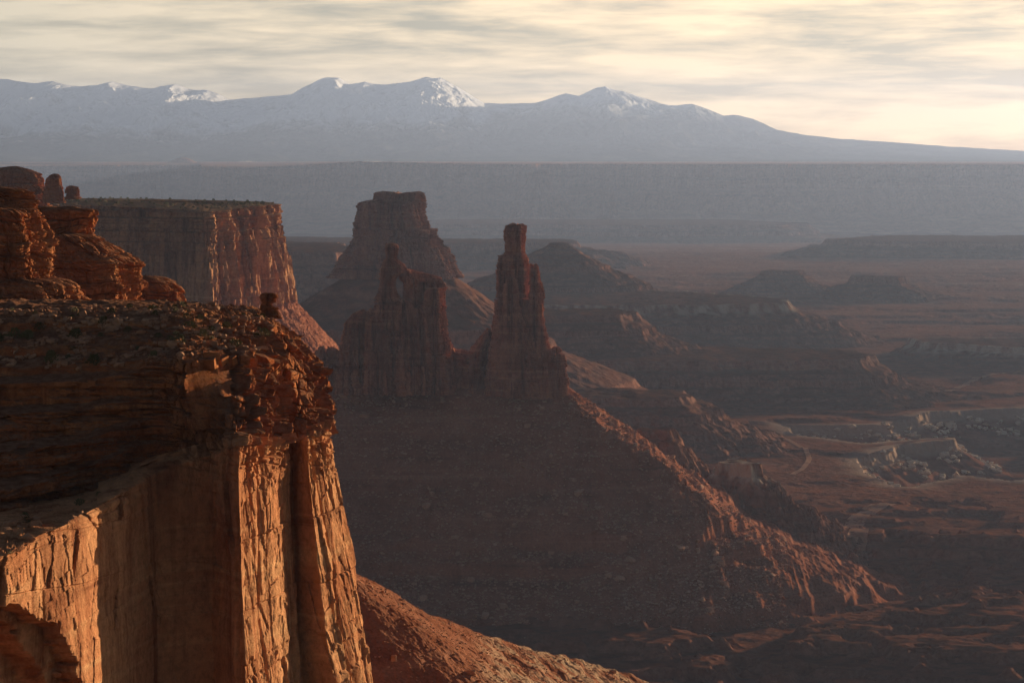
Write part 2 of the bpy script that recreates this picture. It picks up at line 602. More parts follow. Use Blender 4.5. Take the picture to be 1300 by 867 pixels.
def ground_h(x, y, want_pale=False):
    w1, w2 = fbm(x / 420, y / 420, 4, 11), fbm(x / 420, y / 420, 4, 12)
    big = fbm(x / 1500 + w1 * .2, y / 1500, 4, 3)
    near = ss(3500, 2900, y + 260 * w2)
    # far benches: nearly flat, low stepped outcrops
    hf = 19 * fbm(x / 1100 + w1 * .3, y / 430 + w2 * .4, 6, 21) + 12 * big
    hf = terr(hf + 2.0 * fbm(x / 60, y / 60, 4, 8), 7.0, 0.72, 0.25)
    amp = ss(3300, 4600, y) * (1 - 0.5 * ss(8000, 12000, y))
    # near ledges: red stepped hills
    rr = fbm(x / 330 + w1 * .35, y / 230 + w2 * .35, 6, 31) * 40 + 12 * fbm(x / 120, y / 100, 4, 33, ridged=True)
    rr = rr + 3.5 * fbm(x / 30, y / 30, 4, 35)
    hn = 0.95 * terr(rr, 11.0, 0.72, 0.15) + 0.05 * rr + (terr(rr, 3.7, 0.6, 0.2) - rr) * 0.2 - 4
    z = GZ - 200 * ss(9000, 23000, y) + near * hn + (1 - near) * hf * (0.35 + 0.65 * amp)
    z = z + 0.8 * fbm(x / 14, y / 14, 3, 41) + (1 - near) * (1.2 * fbm(x / 160, y / 70, 5, 42) - 4 * np.abs(fbm(x / 520 + w1 * .4, y / 240 + w2 * .4, 5, 43)))
    sd = sdpoly(x + 26 * fbm(x / 130, y / 130, 4, 51), y + 34 * fbm(x / 150, y / 110, 4, 52), CANYON)
    cut = prof(-sd, [(-2, 0), (3, 13), (12, 19), (60, 44), (90, 52)])
    z = z - cut
    if want_pale:
        rim = np.exp(-(np.clip(sd, -14, 400) / 26.0) ** 2) * ss(-22, -8, sd)
        fl = ss(0.05, 0.4, fbm(x / 800 + 3, y / 300, 5, 61)) * ss(4300, 5200, y) * 0.1
        pl = np.clip(rim * 0.8 + fl + 0.14 * ss(.1, .5, fbm(x / 120, y / 60, 4, 63)) * ss(3100, 3800, y), 0, 1)
        return z, pl
    return z


def build_ground():
    a_in = np.linspace(-12.4, 12.4, 1050)
    a = np.concatenate([np.linspace(-34, -12.6, 70), a_in, np.linspace(12.6, 34, 70)])
    a = np.radians(a)
    inv = np.linspace(1 / 1500.0, 1 / 29000.0, 1000)
    Y = 1 / inv
    Y = np.concatenate([np.linspace(-300, 1450, 40), Y])
    X = np.tan(a)[None] * np.maximum(Y, 900)[:, None]
    YY = np.broadcast_to(Y[:, None], X.shape)
    Z, pl = ground_h(X, YY, True)
    V = np.stack([X, YY, Z], -1)
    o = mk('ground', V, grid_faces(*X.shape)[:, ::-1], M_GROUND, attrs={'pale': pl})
    tag(o, kind='structure')


build_ground()


def hfield(x0, x1, nx, y0, y1, ny, fn):
    x, y = np.linspace(x0, x1, nx), np.linspace(y0, y1, ny)
    X, Yg = np.meshgrid(x, y)
    r = fn(X, Yg)
    Z, ex = r if isinstance(r, tuple) else (r, None)
    V = np.stack([X, Yg, Z], -1)
    keep = Z > ground_h(X, Yg) - 6
    f = grid_faces(ny, nx, mask=keep)[:, ::-1]
    Vc, fc, u = compact(V.reshape(-1, 3), f)
    return Vc, fc, (ex.ravel()[u] if ex is not None else None)


def mesa(name, label, cat, poly, ztop, pts, res, warp=(60, 14), step=11.0, pale=0.0, seed=0, dome=0.0, kind=None, group=None, mat=None):
    poly = np.array(poly, float)
    pts = pts + [(pts[-1][0] + 160, pts[-1][1] + 75)]          # the foot runs out below the valley floor
    ext = pts[-1][0] + warp[1] * 2
    x0, y0 = poly.min(0) - ext
    x1, y1 = poly.max(0) + ext
    nx, ny = int((x1 - x0) / res[0]), int((y1 - y0) / res[1])

    def fn(x, y):
        wx = (fbm(x / warp[0], y / warp[0], 5, seed + 71) + .9 * fbm(x / warp[0] / 2.7, y / warp[0] / 2.7, 3, seed + 72)) * warp[1]
        wy = (fbm(x / warp[0], y / warp[0], 5, seed + 75) + .9 * fbm(x / warp[0] / 2.7, y / warp[0] / 2.7, 3, seed + 76)) * warp[1]
        sd = sdpoly(x + wx, y + wy, poly)
        gul = fbm(x / (warp[0] * .35), y / (warp[0] * .35), 4, seed + 77, ridged=True) * warp[1] * 0.45
        sd2 = sd + gul * ss(0, 60, sd)
        drop = prof(sd2, pts)
        rel = ztop - drop + 4.5 * fbm(x / 55, y / 55, 6, seed + 79) - 3.0 * np.abs(fbm(x / 170, y / 120, 4, seed + 81)) + dome * np.minimum(0, sd) * -0.01
        st = terr(rel + 1.5 * fbm(x / 150, y / 150, 3, seed + 5), step, 0.62, 0.30)
        z = np.where(sd2 > 0, 0.45 * rel + 0.55 * st, rel)
        z = z + 0.6 * fbm(x / 9, y / 9, 3, seed + 90)
        pl = np.exp(-((sd - 6) / 14.0) ** 2) * pale * ss(-.3, .3, fbm(x / 25, y / 25, 3, seed + 9))
        return z, np.clip(pl, 0, 1)
    V, f, pl = hfield(x0, x1, nx, y0, y1, ny, fn)
    org = np.array([V[:, 0].mean(), V[:, 1].mean(), V[:, 2].min()])
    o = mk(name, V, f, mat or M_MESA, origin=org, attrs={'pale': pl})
    tag(o, label, cat, group, kind)
    return o


def pp(*q):
    """plan polygon from (photo column, distance)"""
    return [((px - 650) / F * Y * 1.003, Y) for px, Y in q]


# terraces and small buttes of the valley floor
mesa('terrace', 'broad dark stepped terrace with a flat red top, right of the tall spire', 'terrace',
     pp((660, 4800), (800, 4760), (950, 4780), (1085, 4800), (1110, 4900), (1080, 5060), (900, 5150), (640, 5200)), -372,
     [(-900, 0), (0, 0), (10, 14), (60, 30), (70, 44), (150, 64), (260, 90)], (2.4, 3.2), (120, 40), 12, 0.15, 1)
mesa('ridge', 'dark stepped ridge sloping down to the right just behind the tall spire', 'ridge',
     pp((480, 5000), (700, 4960), (775, 5000), (795, 5080), (780, 5200), (480, 5250)), -300,
     [(-900, 0), (0, 0), (10, 12), (45, 26), (55, 38), (110, 58), (220, 100), (330, 150)], (2.6, 3.6), (120, 34), 11, 0.05, 2)
mesa('ridge', 'low dark layered ridge beyond the lit edge of the scree slope', 'ridge',
     pp((600, 3960), (720, 3900), (850, 3900), (878, 3960), (860, 4060), (600, 4150)), -362,
     [(-900, 0), (0, 0), (8, 11), (40, 24), (48, 34), (110, 60), (180, 90)], (2.0, 2.8), (110, 34), 9, 0.05, 3)
mesa('bench', 'long hazy bench with a pale broken rim across the middle of the valley', 'bench',
     pp((600, 6250), (720, 6220), (850, 6200), (960, 6240), (1005, 6300), (990, 6500), (880, 6900), (600, 7000)), -350,
     [(-900, 0), (0, 0), (8, 12), (20, 20), (90, 45), (100, 58), (240, 100)], (3.2, 4.5), (160, 46), 12, 0.9, 4)
mesa('cone_hill', 'hazy cone shaped hill with a tiny flat cap, right of the tall spire', 'hill',
     pp((694, 7000), (722, 7000), (722, 7050), (694, 7050)), -226,
     [(-90, 0), (0, 0), (5, 8), (110, 62), (118, 72), (220, 110), (228, 122), (330, 150), (560, 215)], (3.6, 5), (110, 22), 13, 0.1, 5)
mesa('butte', 'low rounded butte on the hazy valley floor, left of the flatter one', 'butte',
     pp((965, 8500), (1010, 8500), (1020, 8560), (970, 8580)), -366, [(-90, 0), (0, 0), (6, 14), (60, 38), (140, 76)], (5, 7), (90, 20), 12, 0, 6)
mesa('butte', 'long flat topped butte on the hazy valley floor, right of the rounded one', 'butte',
     pp((1085, 8300), (1140, 8250), (1150, 8330), (1075, 8400)), -374, [(-90, 0), (0, 0), (8, 22), (50, 36), (120, 66)], (5, 7), (90, 24), 12, 0, 7)
mesa('mesa', 'hazy flat mesa between the sunlit cliff and the big flat topped tower', 'mesa',
     pp((150, 6500), (330, 6450), (425, 6500), (450, 6700), (430, 7300), (150, 7400)), -233,
     [(-900, 0), (0, 0), (8, 24), (60, 60), (70, 84), (260, 205)], (4, 6), (160, 40), 16, 0, 8)
mesa('bench', 'faint wide bench in the haze just below the long mesa wall', 'bench',
     pp((560, 19000), (780, 18600), (1000, 18700), (1030, 19300), (900, 20500), (560, 20500)), pz(286, 18600.), [(-900, 0), (0, 0), (20, 26), (120, 50), (140, 74), (420, 120)], (9, 13), (420, 150), 18, 0, 31)
mesa('bench', 'faint low bench in the haze at the right below the mesa wall', 'bench',
     pp((1050, 12600), (1240, 12200), (1420, 12300), (1420, 13400), (1080, 13400)), pz(308, 12200.), [(-900, 0), (0, 0), (20, 24), (120, 44), (300, 90)], (9, 13), (420, 150), 18, 0, 33)
mesa('bench', 'faint low bench in the haze left of the cone hill', 'bench',
     pp((330, 11000), (560, 10800), (700, 10900), (730, 11300), (330, 11800)), pz(309, 10800.), [(-900, 0), (0, 0), (20, 24), (120, 44), (300, 90)], (8, 11), (360, 130), 16, 0, 35)
# white-rimmed slab of bedrock at far right and the pale flat behind it
mesa('ledge', 'pale rimmed rock ledge at the right, below the dirt track plain', 'ledge',
     pp((1165, 5750), (1300, 5600), (1500, 5500), (1500, 5900), (1160, 5900)), -408,
     [(-900, 0), (0, 0), (6, 12), (40, 26), (90, 36)], (3.4, 4.5), (110, 40), 9, 0.9, 9)

# ------------------------------------------------------------------ far mesas, plateau, mountains
def far_wall(name, label, cat, Y0, px0, px1, zrim, H, seed, nu, left_turn=False, back=5500, kind=None):
    m = 420
    px = np.linspace(px0, px1, m)
    X = (px - 650) / F * Y0
    Yr = Y0 + 700 * fbm(X / 2600, 0 * X, 2, seed) + 900 * np.abs(fbm(X / 1300, 0 * X + 5, 4, seed + 2)) + 120 * fbm(X / 200, 0 * X + 2, 3, seed + 4)
    if left_turn:
        tn = np.linspace(2600, 0, 40)
        X = np.concatenate([X[0] + 60 - tn * 0.05, X])
        Yr = np.concatenate([Yr[0] + tn, Yr])
        px = np.concatenate([np.full(40, px[0]), px])
    zr = zrim(px)
    n = len(X)

    def g(off, z):
        return np.stack([X * (1 + 0 * off), Yr - off, z], -1)
    wob = 150 * fbm(X / 520, 0 * X + 9, 4, seed + 6, ridged=True)
    gd = [g(3600 + wob * 6, 0 * X + GZ - 230), g(1500 + wob * 3, zr - H * .93), g(560 + wob * 2, zr - H * .78), g(380 + wob, zr - H * .70), g(120 + wob * .6, zr - H * .42), g(40 + 0 * X, zr - H * .36), g(0 * X, zr)]
    bk = np.stack([X * (1 + back / Y0), Yr * 0 + Y0 + back, np.interp(px, [px0, px1], [-26, -26])], -1)
    gd.append(bk)
    G, S, SEG, nrm = loft(gd, nu, [20, 14, 18, 40, 12, 46, 14], smooth=0.02, wpx=0.0, ref=6)
    SEG = SEG - 1
    wc = np.interp(SEG, [-1, 0, 1, 2, 3, 4, 5, 6], [0, 0.2, .3, .3, .5, 1, 1, 0])
    d = 60 * blocks(S, G[..., 2] * 1.0, 260, 900, seed + 11, 1.2, 0.2, 12) + 18 * blocks(S, G[..., 2], 70, 200, seed + 12, 1, .2, 6) + 60 * fbm(S / 300, G[..., 2] / 500, 4, seed + 15) + 10 * fbm(S / 40, G[..., 2] / 12, 3, seed)
    d2 = 40 * fbm(S / 150, G[..., 2] / 300, 4, seed + 3, ridged=True)
    V = G + nrm * (d * wc + d2 * (1 - wc) * (SEG < 4))[..., None]
    V[..., 2] += 3 * noise(S / 60, SEG * 3, seed + 8) * (SEG > 4.9) * (SEG < 5.9)
    org = np.array([V[..., 0].mean(), Y0, GZ])
    o = mk(name, V, grid_faces(*V.shape[:2]), M_FAR, origin=org)
    tag(o, label, cat, None, kind)
    return o


far_wall('mesa', 'long blue grey mesa wall crossing the whole view below the mountains', 'mesa', 25000, 252, 1700,
         lambda p: pz(np.interp(p, [252, 330, 400, 455, 520, 600, 1000, 1700], [211, 211.5, 208, 204.5, 206, 207.5, 208, 208]), 25000.0) - 6, 640, 3, 1500, True, 11000)
far_wall('mesa', 'farthest hazy mesa at the left, below the snowy mountains', 'mesa', 30000, -500, 420,
         lambda p: pz(np.interp(p, [-500, 70, 140, 420], [211, 211, 210, 209.5]), 30000.0), 600, 23, 700, False, 6500)


def knoll(px, py, half, hpx, Y, label, name='hill', p=1.4):
    x, _, z = P(px, py, Y)
    r, H = half / F * Y, hpx / F * Y

    def fn(X, Yg):
        d = np.hypot(X - x, (Yg - Y) * 0.8) * (1 + .2 * fbm(X / r, Yg / r, 3, 3))
        return z - H * (np.clip(d / r, 0, 1.3)) ** p + H * .06 * fbm(X / (r * .2), Yg / (r * .2), 4, 5) * ss(0, .3, d / r)
    X, Yg = np.meshgrid(np.linspace(x - 1.4 * r, x + 1.4 * r, 90), np.linspace(Y - 1.5 * r, Y + 1.5 * r, 60))
    Z = fn(X, Yg)
    o = mk(name, np.stack([X, Yg, Z], -1), grid_faces(60, 90)[:, ::-1], M_FAR, origin=(x, Y, z - H))
    tag(o, label, 'hill')


knoll(232, 199.5, 26, 11, 33400, 'small hazy cone hill on the horizon left of the long mesa wall')
knoll(85, 206, 34, 8, 33000, 'low flat hazy hill on the horizon at the far left', p=3.0)
knoll(12, 206, 30, 8, 33000, 'faint low hill on the horizon at the left picture edge', p=2.0)
knoll(778, 207, 22, 4, 26500, 'tiny hill on the rim of the long mesa wall', p=1.3)

SIL = np.array([(-500, 128), (-200, 112), (0, 101), (12, 100.5), (25, 103.5), (45, 106), (70, 103), (85, 108), (105, 110), (125, 108), (145, 104), (165, 109), (185, 112), (196, 112.5), (205, 110), (218, 108), (225, 107),
                (240, 113), (250, 115), (265, 114.5), (280, 120), (293, 127), (330, 124), (372, 120), (385, 112), (400, 104.5), (410, 100), (418, 98.5), (432, 99), (445, 107), (455, 106), (465, 104), (475, 107), (490, 108),
                (505, 106), (520, 104), (532, 101), (542, 98), (552, 100), (560, 99), (568, 103), (580, 110), (598, 121), (615, 131), (640, 132), (680, 131), (700, 125), (710, 121), (718, 119), (735, 122), (745, 117), (757, 112),
                (768, 110), (778, 114), (790, 116), (815, 124), (837, 131), (848, 134), (858, 134), (868, 133), (878, 132), (890, 136), (905, 142), (918, 147), (930, 146), (942, 148), (955, 151), (970, 158), (985, 165), (1010, 170),
                (1060, 176), (1120, 180), (1200, 186), (1300, 192), (1600, 199), (1900, 203)], float)


def build_mountains():
    Yc, Yf, KF = 50000.0, 36000.0, 1.82
    nu, nv, nb = 1500, 300, 30
    px = np.linspace(-420, 1750, nu)
    py = np.interp(px, SIL[:, 0], SIL[:, 1])
    zc = pz(py, Yc) + 12 * fbm(px / 18, 0 * px, 4, 5)
    Xc = (px - 650) / F * Yc
    t = np.linspace(0, 1, nv)[:, None]
    zf = -55.0
    tt = np.concatenate([np.broadcast_to(t, (nv, nu)), np.broadcast_to(1 + np.linspace(0.01, 0.5, nb)[:, None], (nb, nu))])
    X = np.broadcast_to(Xc, tt.shape) * (1 - 0.0 * tt)
    Y = Yf + (Yc - Yf) * tt
    Hh = np.maximum(zc - zf, 20)
    X0, Y0, X, Y = X, Y, X / KF, Y / KF
    wx = fbm(X / 1500, Y / 1500, 4, 15)
    spur = fbm(X / 900 + 0.5 * wx + (tt - 1) * .4, Y / 2600 + .4 * wx, 6, 25, ridged=True, gain=0.55)
    spur2 = fbm(X / 330 + .6 * wx, Y / 900 + .3 * wx, 5, 35, ridged=True, gain=0.55)
    base = np.interp(tt, [0, .25, .5, .68, .82, .92, 1.0, 1.5], [0, .05, .17, .34, .56, .78, 1.0, .3])
    env = np.interp(tt, [0, .3, .6, .85, .97, 1.0, 1.1, 1.5], [0.02, .10, .2, .22, .07, 0.0, .1, .1])
    Z = zf + Hh * (base + env * (spur * 1.15 - 0.1) + env * .34 * spur2)
    X, Y = X0, Y0
    # keep every nearer slope under the line of sight to the crest
    lim = (zc / Yc) * Y - 3 - 55 * np.clip(1 - tt, 0, 1)
    Z = np.where(tt < 1, np.minimum(Z, lim), Z)
    nz_ = np.gradient(Z, axis=1) / (np.gradient(X, axis=1) + 1e-6)
    X, Y = X / KF, Y / KF
    alt = Z / KF + 110 * fbm(X / 380 + wx, Y / 600, 5, 45) + 160 * spur2 * .7
    line = np.interp(np.broadcast_to(px, tt.shape), [-400, 300, 380, 600, 660, 720, 860, 900, 1700], [290, 320, 390, 420, 550, 590, 590, 660, 900])
    snow = ss(line - 90, line + 90, alt)
    streak = ss(.12, .45, fbm(X / 170 + wx, Y / 900 + .5 * wx, 5, 55, ridged=True)) * ss(330, 560, Z / KF) * 0.45
    snow = np.clip(np.maximum(snow, streak) * (0.6 + .4 * ss(-.15, .3, fbm(X / 120, Y / 300, 4, 65) + .35)) * (.3 + .7 * ss(-.25, .2, spur2)), 0, 1)
    V = np.stack([X0, Y0, Z], -1)
    o = mk('mountains', V, grid_faces(nv + nb, nu), M_MOUNT, attrs={'snow': snow}, smooth=False)
    tag(o, 'snowy blue mountain range along the horizon', None, None, 'structure')
    # dry plain between the far mesas and the foot of the range
    Xp = np.linspace(-16500, 16500, 160)
    Yp = np.linspace(32500, 38500, 40)
    XX, YY = np.meshgrid(Xp, Yp)
    ZZ = -44 + 10 * fbm(XX / 700, YY / 400, 4, 81)
    o = mk('plain', np.stack([XX, YY, ZZ], -1), grid_faces(40, 160)[:, ::-1], M_FAR)
    tag(o, kind='structure')


build_mountains()


# ------------------------------------------------------------------ rock towers
def tower_disp(w, amp, seed, zsc=1.0, hole=None):
    """vertical joints at three scales with bedding steps; hole = (side, z0, z1) keeps one flank smooth"""
    def f(S, z, th):
        S = S + .25 * w * fbm(S / w, z / (w * 2), 3, seed + 31)
        d = amp * 1.5 * blocks(S, z, w, w * 14 * zsc, seed + 1, 1.5, 1.0, w * .09)
        d = d + amp * .6 * blocks(S + .1 * z, z, w * .42, w * 2.6 * zsc, seed + 2, 1.2, 0.8, w * .045)
        d = d + amp * .2 * blocks(S - .1 * z, z + .1 * S, w * .16, w * .30, seed + 3, 1.2, 0.3)
        zw = z + .3 * w * fbm(S / (w * 1.5), z / w, 3, seed)
        for hz, a in ((w * .85, .75), (w * .3, .4)):
            lid, lp, le = vor1(zw / hz + .25, seed + 9)
            d = d + amp * a * (rnd(lid, seed + 10) - .5) - amp * a * .5 * np.exp(-(le * hz / (w * .05)) ** 2)
        d = d + amp * .35 * fbm(S / (w * .25), z / (w * .25), 5, seed + 4)
        if hole:
            m = ss(.15, .5, np.cos(th) * hole[0]) * ss(hole[1] - 5, hole[1], z) * ss(hole[2] + 5, hole[2], z)
            d = d * (1 - .8 * m)
        return d
    return f


YT = 2700.0


def washer_woman():
    e = empty('arched_rock_tower', P(510, 495, YT))
    tag(e, 'jagged rock tower pierced by a narrow window, left of the taller spire', 'rock tower')
    V, f = stack([(309, 491, 500), (311, 490, 503), (316, 489.5, 504.5), (323, 490.5, 503.5), (328, 491, 502), (331, 488.5, 505), (336, 487, 511), (341, 486, 513.5), (346, 484.5, 513), (350, 484.5, 505.5), (354, 484, 503), (360, 483.5, 502), (368, 482.5, 502.5), (374, 481, 505),
                  (380, 479, 509), (383, 476, 516), (400, 472, 519), (414, 470, 522), (430, 468, 524), (460, 464, 526), (500, 458, 530)], YT - 6, lambda z, hx: hx * .9 + 3, 260, 420, 3.5, -.1, tower_disp(9, 3.6, 31, hole=(1, pz(378, YT), pz(347, YT))), 31)
    mk('spire', V, f, M_TOWER, e)
    V, f = stack([(346.5, 509, 524), (349, 507, 532), (352, 508, 550), (355, 512, 562), (362, 513, 563.5), (372, 513, 563.5), (380, 512, 564), (393, 514, 566), (414, 519, 567.5), (440, 524, 571), (460, 522, 575), (500, 518, 585)],
                 YT + 8, lambda z, hx: hx * .55 + 4, 300, 360, 4.5, -.08, tower_disp(11, 4.6, 37, hole=(-1, pz(380, YT), pz(349, YT))), 37, jag=7)
    mk('buttress', V, f, M_TOWER, e)
    V, f = stack([(340, 501, 515), (343, 500, 521), (347, 501, 524), (350, 507, 522)], YT + 1, lambda z, hx: hx * .5 + 4, 120, 60, 3, 0, tower_disp(6, 1.4, 39), 39)
    mk('bridge', V, f, M_TOWER, e)
    V, f = stack([(380, 509, 514), (386, 507, 522), (396, 506, 526), (414, 504, 529), (440, 503, 531), (465, 500, 534), (500, 498, 540)], YT - 22, lambda z, hx: hx * .7 + 3, 160, 240, 3.2, -.3, tower_disp(8, 3.6, 43), 43)
    mk('pillar', V, f, M_TOWER, e)
    for k, sec in enumerate(([(366, 546, 560), (372, 541, 563), (390, 538, 565), (420, 536, 568), (460, 534, 572), (500, 530, 578)],
                             [(392, 527, 535), (398, 525, 539), (415, 523, 543), (440, 521, 547), (470, 518, 551), (500, 514, 556)],
                             [(402, 473, 481), (408, 471, 485), (425, 468, 489), (450, 465, 493), (500, 460, 500)])):
        V, f = stack(sec, YT - 16 - 6 * k, lambda z, hx: hx * .8 + 3, 150, 220, 3.2, -.3, tower_disp(7, 3.4, 331 + 7 * k), 331 + k)
        mk('pillar', V, f, M_TOWER, e)
    V, f = stack([(400, 460, 470), (404, 446, 471), (407, 441, 471), (412, 438, 472), (420, 435, 474), (445, 430, 478), (470, 427, 484), (500, 424, 490)], YT + 4, lambda z, hx: hx * .5 + 4, 240, 260, 4.5, -.1, tower_disp(9, 3.6, 47), 47, jag=9)
    mk('side_wall', V, f, M_TOWER, e)
    V, f = stack([(446, 404, 424), (450, 398, 432), (462, 394, 436), (500, 386, 440)], YT + 12, lambda z, hx: hx * .6 + 4, 160, 120, 3.5, 0, tower_disp(7, 4.0, 49), 49, jag=8)
    mk('low_wall', V, f, M_TOWER, e)


def monster():
    e = empty('rock_spire', P(660, 495, YT))
    tag(e, 'tallest slender rock spire with a rounded knob on top, standing alone', 'rock spire')
    V, f = stack([(286, 648, 664), (288, 643.5, 667), (293, 641.5, 667), (299, 639.6, 666.5), (305, 640, 667), (309, 642.5, 666), (313, 643, 664.5), (319, 642, 665.5), (323, 640, 666.5), (324.5, 633.5, 668), (332, 632.5, 669), (345, 632.5, 669.5), (372, 632, 671), (400, 631.5, 674), (412, 629.5, 680),
                  (428, 626, 686), (455, 622, 690), (500, 614, 698)], YT, lambda z, hx: hx * .95 + 2, 360, 520, 4.2, -.2, tower_disp(10, 3.2, 53), 53, jag=2.5)
    mk('column', V, f, M_TOWER, e)
    V, f = stack([(339, 673, 681), (341, 672, 684), (357, 672, 686), (360, 671, 689), (372, 670, 690), (393, 670, 690), (414, 669, 690.5), (440, 668, 691), (470, 666, 696), (505, 664, 702)], YT - 14, lambda z, hx: hx * .9 + 3, 200, 320, 3.2, -.35, tower_disp(8, 2.4, 57), 57, jag=4)
    mk('side_pillar', V, f, M_TOWER, e)
    for k, sec in enumerate(([(352, 646, 653), (358, 643, 657), (380, 641, 660), (410, 639, 662), (450, 636, 664), (500, 628, 668)],
                             [(405, 655, 663), (411, 653, 667), (430, 651, 670), (460, 648, 674), (505, 643, 680)])):
        V, f = stack(sec, YT - 20 - 5 * k, lambda z, hx: hx * .8 + 3, 150, 240, 3.2, -.3, tower_disp(7, 3.2, 351 + 7 * k), 351 + k)
        mk('side_pillar', V, f, M_TOWER, e)
    V, f = stack([(413, 686.5, 691), (418, 685, 693.5), (430, 684, 696), (441, 682, 700), (460, 680, 703), (505, 676, 708)], YT - 20, lambda z, hx: hx * .9 + 3, 140, 200, 3, -.35, tower_disp(7, 2.8, 59), 59)
    mk('side_pillar', V, f, M_TOWER, e)
    V, f = stack([(440, 702, 709), (444, 699, 712), (456, 698, 715), (470, 697, 717.5), (490, 695, 719), (510, 692, 721)], YT - 10, lambda z, hx: hx * .9 + 4, 150, 170, 3, -.4, tower_disp(6.5, 2.8, 61), 61)
    mk('side_pillar', V, f, M_TOWER, e)
    V, f = stack([(421, 617, 634), (424, 612, 640), (432, 606, 642), (440, 600, 644), (452, 592, 646), (470, 586, 650), (505, 578, 656)], YT + 6, lambda z, hx: hx * .5 + 5, 220, 220, 3.5, -.1, tower_disp(8, 4.0, 63), 63, jag=7)
    mk('shoulder', V, f, M_TOWER, e)
    V, f = stack([(444, 566, 584), (449, 556, 600), (462, 546, 612), (480, 536, 622), (510, 526, 632)], YT + 14, lambda z, hx: hx * .5 + 4, 240, 150, 3.2, 0, tower_disp(7, 4.0, 67, .3), 67, jag=8)
    mk('saddle', V, f, M_TOWER, e)


washer_woman()
monster()

SPINE = [P(330, 478, 2720), P(430, 470, 2715), P(520, 470, 2710), P(600, 474, 2705), P(690, 474, 2700), P(716, 490, 2698), P(750, 521, 2722), P(792, 550, 2752), P(850, 582, 2800), P(902, 610, 2850), P(960, 642, 2890), P(1000, 668, 2910)]


def ridge_fn(x, y):
    wx = x + 12 * fbm(x / 70, y / 70, 4, 101)
    wy = y + 16 * fbm(x / 60, y / 60, 4, 102)
    z = np.full(x.shape, -1e9)
    stp = ss(-.15, .25, fbm(x / 130, y / 130, 3, 110))
    pts = [(0, 0), (60, 40), (196, 136), (200, 154), (228, 161), (233, 174), (320, 200), (325, 216), (420, 240), (600, 300)]
    for a, b in zip(SPINE[:-1], SPINE[1:]):
        ex, ey = (b - a)[:2]
        t = np.clip(((wx - a[0]) * ex + (wy - a[1]) * ey) / (ex * ex + ey * ey), 0, 1)
        d = np.hypot(wx - a[0] - ex * t, wy - a[1] - ey * t)
        # bedrock steps stay level: the profile is measured from the top of the ridge
        lvl = -232 - (a[2] + (b[2] - a[2]) * t)
        d0 = np.interp(lvl, [q[1] for q in pts], [q[0] for q in pts])
        lw = d + d0 + 9 * fbm(x / 45, y / 45, 4, 109)
        smo = np.interp(lw, [-20, 0, 60, 205, 240, 330, 420, 600], [-3, 0, 40, 150, 172, 206, 238, 300])
        z = np.maximum(z, -232 - prof(lw, pts) * stp - smo * (1 - stp))
    rib = fbm(x / 40, y / 300, 4, 103, ridged=True) + .5 * fbm(x / 16, y / 150, 3, 107, ridged=True)
    dc = np.clip((-245 - z) / 60, 0, 1)
    z = z + dc * (4.5 * (rib - .2) + 5.0 * fbm(x / 80, y / 80, 4, 104))
    # patches of coarser debris
    z = z + 1.4 * fbm(x / 13, y / 13, 4, 105) + (.7 + 1.8 * ss(0, .4, fbm(x / 60, y / 60, 3, 108))) * np.abs(fbm(x / 5, y / 5, 2, 106))
    return z


V, f, _ = hfield(-330, 520, 820, 2080, 3080, 660, ridge_fn)
org = np.array([V[:, 0].mean(), V[:, 1].mean(), V[:, 2].min()])
o = mk('scree_slope', V, f, M_TALUS, origin=org)
tag(o, 'steep dark red scree slope spreading below the two rock towers', 'scree slope')
TALUS_V = V
mesa('knob', 'small flat topped rock knob jutting from the lit edge of the scree slope', 'rock knob',
     pp((815, 2960), (846, 2950), (852, 2990), (815, 3010)), pz(546, 2960.0), [(-90, 0), (0, 0), (7, 9), (14, 13), (20, 22), (60, 58), (120, 110)], (1.2, 2), (26, 15), 6, 0, 12)
mesa('bluff', 'pale eroded bluff at the right foot of the scree slope', 'bluff',
     pp((915, 2920), (955, 2900), (962, 2930), (925, 2990)), pz(588, 2910.0), [(-90, 0), (0, 0), (6, 14), (20, 20), (40, 42), (110, 80)], (1.3, 2.2), (24, 20), 6, 1.6, 13)


def airport_tower():
    Y = 4500.0
    e = empty('flat_topped_tower', P(500, 345, Y))
    tag(e, 'massive flat topped rock tower in the haze behind the window tower', 'rock tower')
    V, f = stack([(246.5, 478, 536), (248, 476, 539), (254, 475, 540), (257, 457, 540), (261, 456, 541), (270, 455, 542), (280, 454, 542.5), (290, 453, 546), (291, 453, 553), (305, 451, 557), (311, 449, 559), (313, 447, 565), (322, 440, 571),
                  (325, 436, 575), (335, 430, 580), (342, 427, 584), (352, 420, 590)], Y, lambda z, hx: hx * .85, 420, 360, 4.0, -.12, tower_disp(17, 7.0, 71), 71, jag=6)
    mk('tower', V, f, M_HAZED, e)
    cx, cy = (505 - 650) / F * Y, Y

    def fn(x, y):
        w = 14 * fbm(x / 90, y / 90, 4, 111)
        d = np.maximum(0, np.hypot((x - cx) * .95, y - cy) - 60 + w)
        d = d + 5 * fbm(x / 45, y / 45, 4, 112, ridged=True) * ss(20, 90, d)
        z = -183 - prof(d, [(0, 0), (130, 84), (175, 102), (182, 122), (200, 132), (210, 150), (330, 200), (340, 214), (480, 262), (520, 290)])
        return z + 1.6 * fbm(x / 16, y / 16, 4, 113)
    V, f, _ = hfield(cx - 620, cx + 620, 420, cy - 600, cy + 600, 300, fn)
    mk('apron', V, f, M_MESA, e, attrs={'pale': np.zeros(len(V))})


